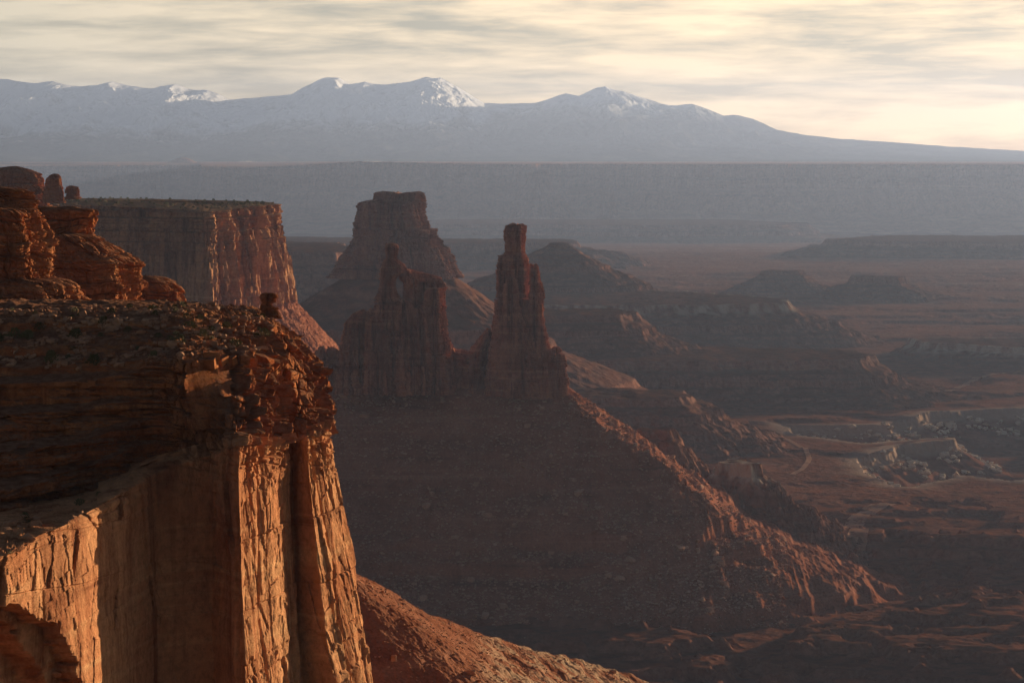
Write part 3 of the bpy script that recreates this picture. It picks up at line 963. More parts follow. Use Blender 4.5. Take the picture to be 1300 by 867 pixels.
airport_tower()
for (px, py, hw, Y, lab) in ((686, 217, 13, 23600., 'faint hazy butte in front of the long mesa wall, above the tall spire'), (773, 239, 6, 23200., 'faint small pointed butte in front of the long mesa wall'),
                             (203, 224, 5, 28500., 'faint small spire in front of the farthest hazy mesa')):
    e = empty('hazy_butte', P(px, py + 40, Y))
    tag(e, lab, 'butte')
    V, f = stack([(py, px - hw * .7, px + hw * .7), (py + 1.5, px - hw, px + hw), (py + 16, px - hw * 1.1, px + hw * 1.1), (py + 22, px - hw * 1.5, px + hw * 1.5), (py + 40, px - hw * 2.6, px + hw * 2.6), (py + 70, px - hw * 4, px + hw * 4)], Y, 1.0, 90, 80, 3, .3, tower_disp(60, 22, 81), 81)
    mk('cliff', V, f, M_FAR, e)

# ------------------------------------------------------------------ sunlit mesa at the left
def mid_mesa():
    KM = 2.5
    Yb = KM * np.array([1150, 1155, 1150, 1128, 1142, 1165, 1192, 1220, 1255, 1300, 1350, 1380], float)
    rim_px = [-330, 60, 170, 262, 280, 301, 323, 343, 347, 330, 200, -330]
    rim = np.array([P(p, 0, y) for p, y in zip(rim_px, Yb)])
    rim[:, 2] = KM * np.array([-19, -20, -21, -22.5, -22.5, -22, -21.5, -21.3, -21.3, -21, -20.5, -19])
    foot_px = [-330, 55, 172, 268, 287, 309, 337, 361, 367, 345, 200, -330]
    foot_py = [398, 395, 398, 404, 402, 394, 388, 383, 379, 380, 380, 390]
    foot = np.array([P(p, q, y - 6 * KM) for p, q, y in zip(foot_px, foot_py, Yb)])
    mid = np.array([P(p, q, y - 2 * KM) for p, q, y in zip([-330, 58, 171, 264, 282, 303, 328, 350, 354, 335, 200, -330], [300] * 12, Yb)])
    toe_px = [-330, 60, 200, 310, 340, 365, 390, 415, 431, 400, 200, -330]
    toe_py = [520, 500, 500, 480, 478, 470, 462, 456, 446, 440, 440, 480]
    toe = np.array([P(p, q, y - w * KM) for p, q, y, w in zip(toe_px, toe_py, Yb, [60, 60, 60, 50, 45, 40, 40, 40, 20, -20, -60, -80])])
    base = toe + np.array([(0, -300, -300)] * 4 + [(40, -260, -260), (70, -200, -250), (110, -130, -240), (160, -60, -240), (190, 40, -240), (160, 190, -240), (60, 260, -240), (0, 300, -240)], float)
    ins = np.array([P(p, 0, KM * y) for p, y in zip([-330, 20, 120, 210, 230, 250, 270, 285, 290, 270, 150, -330], [1200, 1215, 1220, 1215, 1218, 1222, 1228, 1235, 1240, 1245, 1250, 1250])])
    ins[:, 2] = KM * np.array([-17, -17.5, -18.3, -20, -20, -20.5, -20.5, -20.5, -20.5, -20.3, -19.5, -17.5])
    e = empty('cliff_mesa', (rim[3, 0] - 50, 3100, -460))
    tag(e, 'sheer walled mesa with a scrubby flat top and a sunlit right end', 'mesa')
    G, S, SEG, nrm = loft([base, toe, foot, mid, rim, ins], 900, [10, 90, 190, 90, 70], smooth=0.35, ref=4, wpx=1.2)
    z = G[..., 2]
    px, py = to_px(G)
    cl = np.interp(SEG, [0, 1, 1.9, 2, 4, 4.12, 5], [.6, .1, .1, 1, 1, .12, 0])
    tp = np.interp(SEG, [2.6, 3.3, 4, 4.1], [0, 1, 1, 0])
    S0, z0 = S, z
    S, z = S / KM, z / KM
    d = 3.4 * blocks(S, z, 11, 140, 201, 1.2, .35, .7) + 2.2 * blocks(S + .06 * z, z, 4.2, 110, 202, 1.6, .25, .35) + 1.0 * blocks(S - .1 * z, z, 1.7, 30, 203, 1.6, .2) + 1.2 * fbm(S / 5, z / 40, 5, 211, ridged=True)
    d = d * (0.45 + 0.75 * ss(240, 275, px)) * (1 - .35 * tp)
    bl = 2.2 * blocks(S, z, 9, 4.5, 204, 1.2, .3, .3) + 1.2 * blocks(S, z, 3.5, 1.8, 205, 1.2, .25)
    d = d + bl * tp + .35 * fbm(S / 1.6, z / 1.6, 4, 206)
    dt = 3.0 * fbm(S / 14, z / 60, 4, 207, ridged=True) + 1.0 * fbm(S / 3, z / 3, 4, 208)
    V = G + nrm * (KM * 1.1 * d * cl + KM * dt * (1 - cl) * (SEG < 2) * (SEG > .4))[..., None]
    V[..., 2] += (1.2 * fbm(S / 7, SEG * 14, 4, 209)) * (SEG > 4.05) + 2.5 * fbm(S / 4, SEG * 20, 3, 210) * (SEG < 1.95) * (SEG > .4)
    nr = V.shape[0]
    mk('scree_apron', V[:101], grid_faces(101, 900), M_TALUS, e)
    mk('cliff', V[100:381], grid_faces(281, 900), M_WALL, e)
    mk('scrub_top', V[380:], grid_faces(nr - 380, 900), M_WALL, e)
    return V[384:440], px[384:440]


MESA_TOP, MESA_TOP_PX = mid_mesa()


def blk_disp(w, amp, seed, colm=0.0):
    def f(S, z, th):
        q = S + .5 * w * fbm(S / w, z / w, 3, seed + 21)
        zq = z + .25 * w * fbm(S / (w * 1.5), z / w, 3, seed + 22)
        d = amp * .9 * fbm(S / (w * 1.3), z / (w * 3), 3, seed + 23) + amp * 1.0 * blocks(q, zq, w * 1.1, w * 1.0, seed + 1, 1.5, 0.25, w * .03)
        d = d + amp * .55 * blocks(q + .4 * z, zq, w * .42, w * .34, seed + 2, 1.6, .2) + amp * .26 * blocks(q - .3 * z, zq + .2 * S, w * .17, w * .14, seed + 3, 1.6, .15)
        lid, lp, le = vor1(zq / (w * .5), seed + 24)
        d = d + amp * 1.1 * (rnd(lid, seed + 25) - .5) - amp * .5 * np.exp(-(le * w * .5 / (w * .035)) ** 2)
        lid, lp, le = vor1(zq / (w * .17), seed + 27)
        d = d + amp * .45 * (rnd(lid, seed + 28) - .5) - amp * .2 * np.exp(-(le * w * .17 / (w * .02)) ** 2)
        if colm:
            d = d * (1 - colm) + colm * amp * (1.3 * blocks(S, z, w, w * 6, seed + 5, 1.2, .3) + .5 * blocks(S, z, w * .35, w * 2, seed + 6, 1.2, .3))
        return d + amp * .22 * fbm(S / (w * .2), z / (w * .2), 5, seed + 4)
    return f


# stepped buttes between the promontory and the mesa
def simple(name, label, cat, sections, Y, depth, nth, nz, p, rot, disp, seed, mat=None, part='cliff', top=None):
    e = empty(name, P((sections[-1][1] + sections[-1][2]) / 2, sections[-1][0], Y))
    tag(e, label, cat)
    V, f = stack(sections, Y, depth, nth, nz, p, rot, disp, seed)
    mk(part, V, f, mat or M_BUTTE, e)
    if top:
        V, f = stack(top[0], top[1], top[2], nth, top[3], 3.0, -.3, blk_disp(top[4], top[5], seed + 40), seed + 40)
        mk('cap_rock', V, f, mat or M_BUTTE, e)
    return e


simple('stepped_butte', 'orange lit stepped rock butte at the left picture edge with a rounded cap', 'butte',
       [(265, -140, 36), (267, -145, 42), (270, -146, 46), (278, -147, 51), (290, -148, 56), (310, -148, 59), (330, -149, 61), (349, -150, 62.5), (353, -152, 66), (356, -154, 84), (362, -155, 95), (375, -156, 102), (385, -157, 110), (393, -158, 120), (404, -159, 126)],
       470., lambda z, hx: hx * .35 + 2, 700, 420, 5.0, -.22, blk_disp(5.5, 1.3, 301, .35), 301,
       top=([(238, -110, 8), (240, -118, 26), (244, -122, 40), (250, -124, 45), (257, -126, 47), (263, -128, 48), (268, -130, 47)], 474., lambda z, hx: hx * .28, 120, 4.0, .8))
simple('stepped_butte', 'shadowed stepped rock butte with a flat vertical cap, right of the orange one', 'butte',
       [(300, 0, 122), (303, -2, 128), (312, -4, 144), (322, -6, 158), (329, -8, 168), (333, -9, 175.5), (345, -9, 177), (360, -9, 179), (371, -9, 176), (382, -9, 178.5), (388, -10, 188), (396, -12, 196), (406, -14, 200)],
       540., lambda z, hx: hx * .5 + 2, 620, 330, 5.0, -.28, blk_disp(5, 1.1, 311, .25), 311,
       top=([(265.5, 20, 116), (267, 18, 122), (270, 18, 124.5), (276, 18, 123), (286, 19, 121.5), (297, 19, 120), (303, 18, 124)], 546., lambda z, hx: hx * .5, 200, 6.0, .9))
simple('stepped_butte', 'small rounded shadowed rock knoll right of the two stepped buttes', 'rock knoll',
       [(351, 175, 198), (353, 168, 208), (358, 160, 217), (364, 158, 225), (372, 156, 231), (380, 155, 234.5), (390, 154, 235.5), (398, 154, 236.5), (410, 152, 240)],
       600., lambda z, hx: hx * .6 + 2, 420, 220, 3.4, -.3, blk_disp(4.5, 1.1, 321, .3), 321)
simple('dome_rock', 'large rounded red dome rock standing on the mesa top at the left edge', 'dome rock',
       [(211.5, 12, 24), (213, 0, 30), (216, -20, 40), (221, -34, 50), (229, -42, 57), (240, -46, 60.5), (250, -48, 62), (262, -50, 64)], 2370., lambda z, hx: hx * .6, 460, 220, 2.6, -.2, blk_disp(17, 5.2, 331, .5), 331)
simple('dome_rock', 'tall ribbed boulder beside the large dome rock on the mesa top', 'dome rock',
       [(221, 67, 74), (223, 63, 77), (228, 60, 79), (236, 58, 80), (247, 57, 82), (258, 56, 84)], 2360., lambda z, hx: hx * .8, 260, 160, 2.8, -.2, blk_disp(8, 3.0, 341, .7), 341)
simple('dome_rock', 'smallest squat boulder right of the ribbed one on the mesa top', 'dome rock',
       [(236, 86, 95), (238, 84, 99), (242, 84, 100.5), (247, 85, 100), (253, 84, 101)], 2360., lambda z, hx: hx * .9, 180, 90, 3, -.2, blk_disp(6, 2.2, 351), 351)

# ------------------------------------------------------------------ the promontory in front
def promontory():
    #        0     1    2    3    4    5    6    7    8    9    10   11   12   13
    g0 = [(-330, 1000, 262), (-20, 1000, 283), (104, 1000, 307), (200, 1000, 338), (272, 1000, 343), (318, 1000, 333), (374, 1000, 345), (398, 1000, 360), (446, 1000, 357), (484, 1000, 367), (500, 1000, 380), (450, 1000, 412), (330, 1000, 445), (-100, 1000, 470)]
    gm = [(-330, 790, 262), (-8, 790, 284), (107, 790, 307), (200, 790, 338), (270, 790, 343), (309, 790, 334), (353, 790, 346), (376, 790, 361), (412, 790, 358), (446, 790, 368), (460, 790, 380), (430, 790, 412), (330, 790, 445), (-100, 790, 470)]
    g1 = [(-330, 760, 263), (0, 708, 286), (105, 655, 311), (200, 600, 340), (266, 578, 344), (304, 566, 335.5), (346, 568, 347), (370, 560, 362), (390, 560, 359), (412, 556, 368), (421, 552, 379), (405, 540, 410), (320, 520, 440), (-100, 500, 470)]
    g2 = [(-330, 700, 306), (0, 648, 322), (104, 628, 338), (196, 580, 347), (258, 562, 345), (301, 550, 341), (344, 556, 352), (369, 550, 363), (388, 545, 363), (411, 532, 371), (417, 528, 382), (402, 510, 408), (320, 480, 437), (-100, 470, 465)]
    g3 = [(-330, 500, 362), (0, 478, 356), (110, 474, 353), (190, 468, 350), (236, 462, 346), (288, 458, 356), (338, 462, 366), (366, 468, 372), (384, 474, 376), (402, 484, 382), (407, 482, 390), (394, 452, 408), (300, 430, 432), (-100, 430, 460)]
    g4 = [(-330, 398, 384), (0, 398, 382), (105, 397, 380), (185, 396, 380), (232, 395, 382), (272, 396, 386), (312, 399, 391), (334, 403, 395), (345, 408, 398), (360, 424, 401), (364, 424, 404), (352, 410, 408), (260, 402, 414), (-100, 398, 420)]
    g5 = [(-330, 392, 402), (0, 392, 402), (105, 391, 401), (185, 390, 401), (232, 389, 401), (262, 389, 402), (290, 389, 402), (310, 390, 402), (322, 391, 405), (338, 396, 406), (341, 398, 408), (330, 396, 411), (250, 394, 418), (-100, 392, 424)]
    gs = [np.array([P(*q) for q in g]) for g in (g0, gm, g1, g2, g3, g4, g5)]
    nu = 1350
    nvs = [60, 270, 60, 170, 150, 30]
    G, S, SEG, nrm = loft(gs, nu, nvs, modes=[None, None, (2, .6), (4, .6), (3, .25), None], smooth=0.22, ref=3, wpx=1.6, seed=4)
    GL = loft(gs, nu, nvs, smooth=0.22, ref=3, wpx=1.6, seed=4)[0]
    wt = ss(250, 210, to_px(GL)[0]) * .8 * (1 - .6 * ss(-.1, .3, fbm(S / 14, SEG * 2, 3, 441)))
    wt = np.where(SEG < 4, wt, .45)[..., None]
    G = G * wt + GL * (1 - wt)
    z = G[..., 2]
    px, py = to_px(G)
    right = ss(198, 238, px)                      # broken, blocky nose
    nose = ss(288, 302, px)
    wall = np.interp(SEG, [0, 1.9, 2.05, 2.3], [1, 1, .35, 0])
    strat = np.interp(SEG, [1.7, 2.1, 2.2, 4, 4.1, 5, 6], [0, .5, 1, 1, .35, .12, .1])
    strat = np.maximum(strat, right * np.interp(SEG, [3.9, 4, 4.5, 4.9], [0, 1, .8, .1]))
    # tall joints on the wall below
    warp = S + .5 * fbm(S / 6, z / 14, 3, 401)
    col = 1.7 * blocks(warp, z + 40, 10.0, 400, 402, .5, .5, .22) + .6 * blocks(warp + .08 * z, z, 4.2, 34, 403, .8, .4, .10) + .10 * blocks(warp - .2 * z + .3 * fbm(S / 2, z / 3, 3, 431), z, 1.7, 9, 404, 1.2, .25, .05)
    col = col + .25 * fbm(S / 3, z / 16, 3, 432) + .25 * blocks(S + .5 * z, z - .3 * S, 2.6, 4.2, 433, 1.6, .1)
    smooth_w = .85 * blocks(S + .15 * z, z, 7, 22, 405, 1.2, .22, .12) + .5 * blocks(S - .1 * z, z + .15 * S, 2.9, 6.5, 406, 1.1, .3, .07) + .2 * blocks(S + .3 * z, z - .2 * S, 1.1, 2.0, 436, 1.1, .3, .05)
    smooth_w = smooth_w * (.45 + .8 * ss(-.15, .35, fbm(S / 11 + 3, z / 11, 3, 442))) + .9 * fbm(S / 14, z / 20, 3, 407)
    col = col + .45 * blocks(S + .1 * z, z, 3.4, 8.0, 481, .9, .45, .10) + .9 * fbm(S / 6, z / 25, 3, 482)
    dw = col * nose + smooth_w * (1 - nose) + .10 * fbm(S / .9, z / 1.3, 5, 408)
    # arched alcove low on the sunlit wall
    ax, ay = (px + 12) / 118.0, (867 - py + 40) / 140.0
    ar = np.hypot(ax, ay) + .10 * fbm(px / 30, py / 30, 4, 461) + .05 * blocks(px, py, 16, 12, 462, 1, 0)
    arch = (.45 * ss(1.05, 1.0, ar) + .55 * ss(.86, .78, ar)) * (py < 1000)
    dw = dw - arch * 5.5
    # bedded ledges, thicker blocks on the nose
    zz = z + .35 * fbm(S / 9, z / 4, 3, 409)
    led = 2.2 * blocks(S + .7 * z, zz, 17, 3.1, 411, .5, .2, .12) + 1.1 * blocks(S - .6 * z, zz, 6, 1.25, 412, .7, .25, .07) + .45 * blocks(S + z, zz, 2.0, .5, 413, 1.0, .2, .04) + .6 * fbm(S / 4, z / 1.5, 4, 437)
    for hz_, a_, w_ in ((2.9, 1.1, .22), (1.1, .6, .12)):
        lid_, lp_, le_ = vor1((zz + .4 * fbm(S / 12, z / 6, 3, 471)) / hz_, 472)
        led = led + a_ * 1.3 * (rnd(lid_, 473) - .5) - a_ * np.exp(-(le_ * hz_ / w_) ** 2) * ss(-.3, .1, fbm(S / 8, lid_ * 3.3, 3, 474))
    blk = 2.3 * blocks(S + .2 * z, zz, 3.4, 3.6, 414, 1.1, .3, .14) + 1.25 * blocks(S - .3 * z, zz + .25 * S, 1.5, 1.9, 415, 1.0, .7, .10) + .42 * blocks(S + .5 * z, zz - .3 * S, .7, .95, 416, 1.0, .2, .04)
    dst = led * (1 - right) + blk * right + .13 * fbm(S / .8, z / .6, 5, 417)
    V = G + nrm * (dw * wall + dst * strat)[..., None]
    # rubble and small ledges of the bench
    ben = np.maximum(np.interp(SEG, [3.95, 4.1, 5.9, 6], [0, 1, 1, .3]), np.interp(SEG, [2, 2.3, 2.8, 3.1], [0, 1, 1, 0]))
    V[..., 2] += ben * (.7 * fbm(G[..., 0] / 4.5, G[..., 1] / 4.5, 6, 421) + .35 * np.maximum(0, blocks(G[..., 0] + .3 * G[..., 1], G[..., 1], 1.6, 1.3, 422, 1.2, .2)))
    # broken crest of the right-hand rim
    V[..., 2] += right * ben * .9 * np.abs(fbm(G[..., 0] / 2.2, G[..., 1] / 2.2, 4, 423))
    e = empty('promontory', (gs[3][4, 0], 360, -100))
    tag(e, 'great red sandstone promontory filling the lower left with a sunlit fractured nose', 'rock promontory')
    r1, r2 = sum(nvs[:3]), sum(nvs[:4])
    # body continued down to the valley
    low = V[0].copy()
    low[:, 2] = -470
    low[:, 1] += 0
    VW = np.concatenate([low[None], V[:r1 + 1]])
    mk('wall', VW, grid_faces(VW.shape[0], nu), M_MASSIVE, e)
    mk('ledges', V[r1:r2 + 1], grid_faces(r2 - r1 + 1, nu), M_NEAR, e)
    tp = V[r2:]
    bk = V[-1].copy()
    bk[:, 2] -= 14
    bk[:, 1] += 22
    tp = np.concatenate([tp, bk[None]])
    mk('bench', tp, grid_faces(tp.shape[0], nu), M_NEAR, e)
    return V[r2:], px[r2:], py[r2:], V[r1 - 60:r1], px[r1 - 60:r1]


BENCH, BENCH_PX, BENCH_PY, SHELF, SHELF_PX = promontory()
# saddle of rock that carries the buttes behind the bench
def neck_fn(x, y):
    px = 650 + x / y * F
    z = -23.0 - ss(400, 640, y) * 16 - 4.0 * np.maximum(0, px - np.interp(y, [395, 470, 560, 640], [300, 150, 205, 235])) * y / F
    return z + 1.2 * fbm(x / 6, y / 6, 5, 431)


X_, Y_ = np.meshgrid(np.linspace(-190, -30, 260), np.linspace(398, 700, 200))
Z_ = np.maximum(neck_fn(X_, Y_), -120)
o = mk('saddle_ground', np.stack([X_, Y_, Z_], -1), grid_faces(200, 260)[:, ::-1], M_NEAR)
tag(o, 'rubbly saddle of rock joining the promontory to the stepped buttes', 'rock saddle')

simple('balanced_rock', 'small layered knob of rock perched on the back rim of the promontory', 'balanced rock',
       [(372, 336, 345), (374, 333, 350), (379, 332, 352), (383, 335, 350), (386, 331, 349), (392, 332, 351), (397, 333, 354), (404, 329, 357)], 400., lambda z, hx: hx * .9, 200, 130, 3, -.3, blk_disp(1.4, .5, 361), 361, mat=M_NEAR)

# ------------------------------------------------------------------ near scree spur, lower middle
SP = [P(380, 690, 560), P(433, 721, 590), P(509, 766, 630), P(590, 796, 665), P(652, 815, 690), P(732, 836, 715), P(790, 851, 735), P(815, 862, 742)]


def spur_fn(x, y):
    z = np.full(x.shape, -1e9)
    wy = y + 5 * fbm(x / 30, y / 30, 4, 501)
    for a, b in zip(SP[:-1], SP[1:]):
        ex, ey = (b - a)[:2]
        t = np.clip(((x - a[0]) * ex + (wy - a[1]) * ey) / (ex * ex + ey * ey), 0, 1)
        dx, dy = x - a[0] - ex * t, wy - a[1] - ey * t
        side = (dx * ey - dy * ex) < 0           # beyond the crest
        d = np.hypot(dx, dy)
        zs = a[2] + (b[2] - a[2]) * t
        z = np.maximum(z, zs - np.where(side, prof(d, [(0, 0), (4, 1.5), (8, 8), (60, 50), (400, 340)]), prof(d, [(0, 0), (8, 4), (40, 24), (90, 56), (130, 82), (500, 350)])))
    rk = fbm(x / 9, y / 9, 5, 502)
    z = z + .9 * rk + .5 * np.abs(fbm(x / 2.5, y / 2.5, 3, 503))
    px = 650 + x / y * F
    bench = ss(590, 640, px)
    zt = terr(z + .6 * fbm(x / 12, y / 12, 3, 504), 2.6, .7, .2)
    z = z * (1 - .4 * bench) + zt * .4 * bench + bench * .5 * fbm(x / 3, y / 3, 4, 506)
    pale = bench * ss(-.25, .3, fbm(x / 8, y / 8, 4, 505))
    return z, pale


V, f, pl = hfield(-70, 75, 620, 470, 840, 620, spur_fn)
o = mk('scree_spur', V, f, M_SPUR, origin=np.array([-10, 650, -400.]), attrs={'pale': pl})
tag(o, 'sunlit rubble spur with a pale rock ledge at the bottom centre', 'scree spur')
SPUR_V = V

# ------------------------------------------------------------------ boulders, rubble, scrub
def boulder_mesh(name, seed, mat, flat=.65):
    r = random.Random(seed)
    bm = bmesh.new()
    for _ in range(16):
        v = Vector((r.gauss(0, 1), r.gauss(0, 1), r.gauss(0, 1))).normalized()
        v = Vector((max(-.72, min(.72, v.x)), max(-.72, min(.72, v.y)) * .85, max(-.7, min(.7, v.z)) * flat))
        bm.verts.new(v * r.uniform(.85, 1.1))
    res = bmesh.ops.convex_hull(bm, input=bm.verts)
    bmesh.ops.delete(bm, geom=[g for g in res['geom_interior'] if isinstance(g, bmesh.types.BMVert)], context='VERTS')
    bmesh.ops.bevel(bm, geom=bm.edges[:], offset=.045, segments=1, affect='EDGES', clamp_overlap=True)
    for v in bm.verts:
        v.co = Vector([max(-.95, min(.95, c)) for c in v.co])
    me = bpy.data.meshes.new(name)
    bm.to_mesh(me)
    bm.free()
    me.materials.append(mat)
    return me


def block_mesh(name, seed, mat):
    r = random.Random(seed)
    bm = bmesh.new()
    dims = (.75, r.uniform(.5, .7), r.uniform(.35, .55))
    for sx in (-1, 1):
        for sy in (-1, 1):
            for sz in (-1, 1):
                for _ in range(2):
                    bm.verts.new((sx * dims[0] * r.uniform(.5, 1), sy * dims[1] * r.uniform(.5, 1), sz * dims[2] * r.uniform(.62, 1)))
    res = bmesh.ops.convex_hull(bm, input=bm.verts)
    bmesh.ops.delete(bm, geom=[g for g in res['geom_interior'] if isinstance(g, bmesh.types.BMVert)], context='VERTS')
    me = bpy.data.meshes.new(name)
    bm.to_mesh(me)
    bm.free()
    me.materials.append(mat)
    return me


BB = [block_mesh('boulder', 90 + i, M_BUTTE) for i in range(7)]
BM = [block_mesh('boulder', 110 + i, M_STONE) for i in range(5)] + [boulder_mesh('boulder', 10 + i, M_STONE, .55 + .1 * (i % 3)) for i in range(8)]
BT = [boulder_mesh('boulder', 20 + i, M_TSTONE, .55 + .1 * (i % 3)) for i in range(8)]
BP = [boulder_mesh('pale_boulder', 40 + i, M_PALE, .6) for i in range(4)]
R = random.Random(5)


def place(me, name, p, size, label, cat, group, sink=.25):
    o = bpy.data.objects.new(name, me)
    COL.objects.link(o)
    o.location = (p[0], p[1], p[2] + ZC + size * (.45 - sink))
    o.rotation_euler = (R.uniform(-.35, .35), R.uniform(-.35, .35), R.uniform(0, 6.28))
    o.scale = (size, size * R.uniform(.6, 1.0), size * R.uniform(.6, 1.0))
    tag(o, label, cat, group)
    return o


def pick(V, mask, n):
    idx = np.flatnonzero(mask.ravel())
    q = V.reshape(-1, 3)[idx]
    return q[np.array(R.sample(range(len(q)), n))]


def rubble(name, pts, sizes, mat, seed, label=None):
    """countless small stones of one patch, one mesh"""
    r = np.random.default_rng(seed)
    base = []
    for i in range(6):
        me = boulder_mesh('tmp', 70 + i + seed, mat)
        bm = bmesh.new()
        bm.from_mesh(me)
        bmesh.ops.triangulate(bm, faces=bm.faces[:])
        bm.verts.ensure_lookup_table()
        base.append((np.array([v.co[:] for v in bm.verts]), np.array([[v.index for v in fc.verts] for fc in bm.faces])))
        bm.free()
        bpy.data.meshes.remove(me)
    Vs, Fs, off = [], [], 0
    for p, s in zip(pts, sizes):
        v, fc = base[r.integers(6)]
        a = r.random() * 6.28
        c, s_ = math.cos(a), math.sin(a)
        w = v * s * np.array([1, r.uniform(.6, 1), r.uniform(.6, 1)])
        w = np.stack([w[:, 0] * c - w[:, 1] * s_, w[:, 0] * s_ + w[:, 1] * c, w[:, 2]], -1)
        Vs.append(w + p + np.array([0, 0, s * .15]))
        Fs.append(fc + off)
        off += len(v)
    o = mk(name, np.concatenate(Vs), np.concatenate(Fs), mat)
    tag(o, label, None, None, 'stuff')


def tp_(V):
    return to_px(V)


bpx, bpy_ = to_px(BENCH)
vis = (bpx > -30) & (bpx < 345) & (np.arange(BENCH.shape[0])[:, None] > 6) & (np.arange(BENCH.shape[0])[:, None] < 172)
for q in pick(BENCH, vis, 85):
    place(R.choice(BM), 'boulder', q, R.choice((.45, .55, .7, .9, 1.1)), 'angular stone lying in the shaded rubble on top of the promontory', 'boulder', 'loose stones on the promontory bench')
clump = noise(BENCH[..., 0] / 6, BENCH[..., 1] / 6, 77) > .12
for k, c in enumerate(np.linspace(244, 348, 15)):
    col_ = int(np.argmin(np.abs(BENCH_PX[2] - c) + (np.gradient(BENCH_PX[2]) < 0) * 1e3))
    for dz in ((-0.5, -1.9) if k % 4 == 3 else (-0.7,)):
        q = BENCH[2, col_] + np.array((R.uniform(-.4, .4), R.uniform(-.3, .5), dz))
        o = place(R.choice(BB), 'boulder', q, R.uniform(1.3, 2.5), 'big angular block sitting on the sunlit rim of the promontory', 'boulder', 'rim blocks of the promontory')
        o.scale = (o.scale[0], o.scale[0] * R.uniform(.7, .95), o.scale[0] * R.uniform(.75, 1.0))
        o.rotation_euler = (R.uniform(-.28, .28), R.uniform(-.28, .28), R.uniform(0, 6.28))
q = pick(BENCH, vis & clump, 1300)
rubble('rubble', q, np.random.default_rng(1).uniform(.3, .95, 1300) ** 1.6, M_STONE, 3, 'small broken stones scattered over the promontory bench')
spx, spy = to_px(SHELF)
for q in pick(SHELF, (spx > 5) & (spx < 120), 16):
    place(R.choice(BM), 'boulder', q, R.choice((.5, .7, .9, 1.2)), 'stone resting on the lower left shelf of the promontory', 'boulder', 'stones on the lower shelf')
tx, ty = to_px(TALUS_V)
tm = (tx > 425) & (tx < 1000) & (ty > 500) & (TALUS_V[:, 1] < 2720)
for q in pick(TALUS_V, tm, 140):
    place(R.choice(BT), 'boulder', q, R.choice((3.0, 3.6, 4.4, 5.5, 8.0)), 'boulder lying on the dark scree slope below the rock towers', 'boulder', 'boulders on the scree slope')
q = pick(TALUS_V, tm, 7000)
rubble('rubble', q, np.random.default_rng(2).uniform(.8, 2.1, 7000) ** 1.4, M_TSTONE, 11, 'small rubble strewn over the dark scree slope')
sx, sy = to_px(SPUR_V)
sm = (sx > 440) & (sx < 800) & (sy > 725) & (sy < 880)
for q in pick(SPUR_V, sm, 55):
    place(R.choice(BM), 'boulder', q, R.choice((.5, .7, .9, 1.3, 1.7)), 'sunlit boulder lying on the rubble spur at the bottom centre', 'boulder', 'boulders on the rubble spur')
q = pick(SPUR_V, sm, 2200)
rubble('rubble', q, np.random.default_rng(3).uniform(.12, .5, 2200), M_STONE, 17, 'small sunlit stones on the rubble spur')

# pale blocks fallen from the white rim
cp = np.array(CANYON)
pts = []
rr_ = np.random.default_rng(4)
while len(pts) < 900:
    x = rr_.uniform(cp[:, 0].min(), cp[:, 0].max(), 4000)
    y = rr_.uniform(cp[:, 1].min(), cp[:, 1].max(), 4000)
    sd = sdpoly(x, y, cp)
    m = (sd < -4) & (sd > -70)
    m &= noise(x / 50, y / 50, 3) > -.1
    z = ground_h(x, y)
    pts += [(a, b, c) for a, b, c, k in zip(x, y, z, m) if k]
pts = np.array(pts[:900])
rubble('rubble', pts, rr_.uniform(3, 11.0, 900), M_PALE, 23, 'pale fallen blocks below the white rim of the side canyon')


def shrub_mesh(seed, n=170, flat=.75):
    r = random.Random(seed)
    V, Fc = [], []
    for _ in range(n):
        a, h = r.uniform(0, 6.28), r.random() ** .7
        rad = math.sqrt(max(0, 1 - (h * .95) ** 2)) * r.uniform(.55, 1.05) * (1 + .25 * math.sin(3 * a + seed))
        c = Vector((math.cos(a) * rad * .55, math.sin(a) * rad * .55, h * flat))
        d = Vector((r.gauss(0, 1), r.gauss(0, 1), abs(r.gauss(0, 1)) + .3)).normalized()
        t = d.orthogonal().normalized() * r.uniform(.03, .06)
        L = d * r.uniform(.10, .22)
        k = len(V)
        V += [c - t, c + t, c + t * .5 + L, c - t * .5 + L]
        Fc.append((k, k + 1, k + 2, k + 3))
    for i in range(7):
        a = i * .9
        tip = Vector((math.cos(a) * .35, math.sin(a) * .35, .45))
        k = len(V)
        V += [Vector((-.02, 0, 0)), Vector((.02, 0, 0)), tip + Vector((.012, 0, 0)), tip - Vector((.012, 0, 0))]
        Fc.append((k, k + 1, k + 2, k + 3))
    me = bpy.data.meshes.new('shrub')
    me.from_pydata([v[:] for v in V], [], Fc)
    me.materials.append(M_LEAF)
    return me


SH = [shrub_mesh(i) for i in range(5)]


def shrub(q, s, label, group):
    o = bpy.data.objects.new('shrub', R.choice(SH))
    COL.objects.link(o)
    o.location = (q[0], q[1], q[2] + ZC - .05)
    o.rotation_euler = (0, 0, R.uniform(0, 6.28))
    o.scale = (s, s, s * R.uniform(.75, 1.1))
    tag(o, label, 'shrub', group)


for q in pick(BENCH, vis, 75):
    shrub(q, R.choice((.7, .9, 1.1, 1.4, 1.8)), 'low olive desert shrub growing among stones on top of the promontory', 'shrubs on the promontory bench')
mm = (MESA_TOP_PX > 60) & (MESA_TOP_PX < 345)
for q in pick(MESA_TOP, mm, 210):
    shrub(q, R.uniform(1.6, 3.6), 'dark shrub dotting the flat top of the sheer walled mesa', 'shrubs on the mesa top')
for q in pick(SHELF, (spx > 5) & (spx < 130), 8):
    shrub(q, R.choice((.6, .9, 1.2)), 'small shrub on the lower left shelf of the promontory', 'shrubs on the lower shelf')


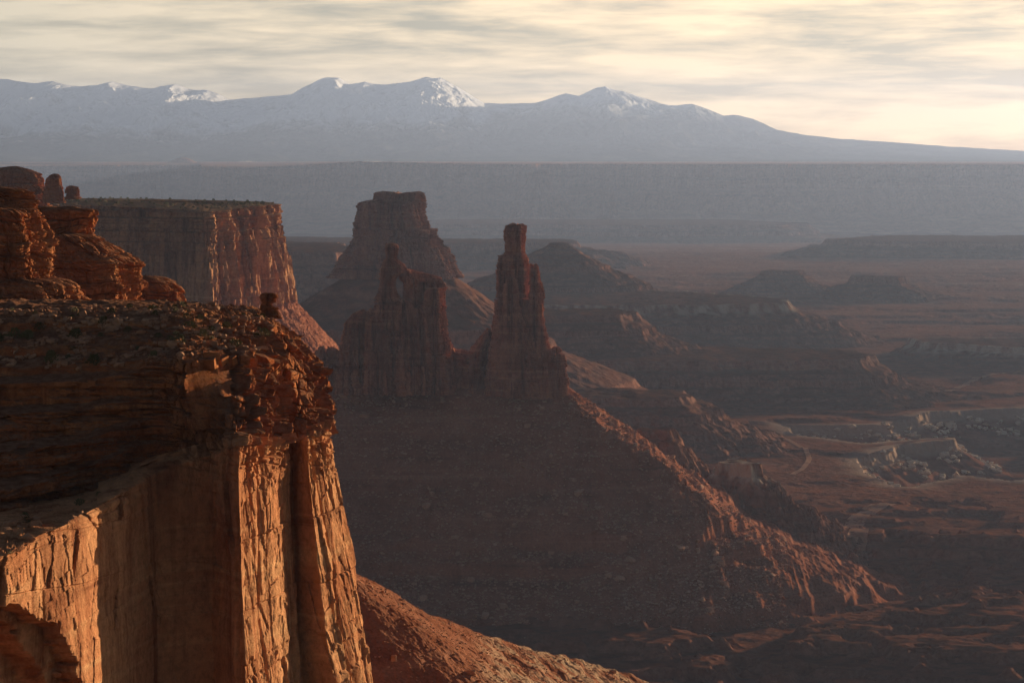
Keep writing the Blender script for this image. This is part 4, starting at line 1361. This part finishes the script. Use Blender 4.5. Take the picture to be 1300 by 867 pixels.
# dirt track winding over the red plain
def track(name, pix, w, label):
    pts = [np.array(gp(*q)) for q in pix]
    m = len(pts)
    t = np.linspace(0, m - 1, m * 30)
    x = np.interp(t, np.arange(m), [p[0] for p in pts])
    y = np.interp(t, np.arange(m), [p[1] for p in pts])
    k = np.hanning(31)
    k /= k.sum()
    x = np.convolve(np.pad(x, 15, mode='edge'), k, 'valid')
    y = np.convolve(np.pad(y, 15, mode='edge'), k, 'valid')
    tx, ty = np.gradient(x), np.gradient(y)
    l = np.hypot(tx, ty) + 1e-9
    rows = []
    for s in np.linspace(-1, 1, 7):
        xx, yy = x - ty / l * w * s / 2, y + tx / l * w * s / 2
        rows.append(np.stack([xx, yy, ground_h(xx, yy) + .5], -1))
    V = np.stack(rows)
    o = mk(name, V, grid_faces(7, len(x))[:, ::-1], M_TRACK)
    tag(o, label, None, None, 'structure')


track('dirt_track', [(1165, 507), (1185, 500), (1205, 496), (1222, 490), (1228, 482), (1250, 476), (1300, 470)], 15, 'pale dirt track winding across the red plain at right')
track('dirt_track', [(985, 548), (1005, 556), (1022, 568), (1028, 580), (1020, 592), (1005, 600)], 8, 'pale dirt track beside the white rimmed side canyon')

track('dry_wash', [(1130, 636), (1100, 648), (1082, 660), (1072, 674), (1092, 690), (1085, 706), (1040, 722)], 22, 'pale sandy wash winding past the toe of the scree slope')

# ------------------------------------------------------------------ haze: one box of thin air round everything
def build_haze():
    x0, x1, y0, y1, z0, z1 = -23000., 23000., -700., 60000., -760., 1720.
    v = [(x, y, z) for z in (z0, z1) for y in (y0, y1) for x in (x0, x1)]
    f = [(0, 2, 3, 1), (4, 5, 7, 6), (0, 1, 5, 4), (2, 6, 7, 3), (0, 4, 6, 2), (1, 3, 7, 5)]
    m = bpy.data.materials.new('haze')
    m.use_nodes = True
    nt = m.node_tree
    nt.nodes.clear()
    out = N(nt, 'ShaderNodeOutputMaterial')
    pv = N(nt, 'ShaderNodeVolumePrincipled')
    pv.inputs['Color'].default_value = (*HAZE_COL, 1)
    pv.inputs['Density'].default_value = HAZE_DENSITY
    pv.inputs['Anisotropy'].default_value = HAZE_ANI
    nt.links.new(pv.outputs[0], out.inputs['Volume'])
    o = mk('haze', v, f, m)
    tag(o, 'thin morning haze filling the whole valley', None, None, 'stuff')


build_haze()
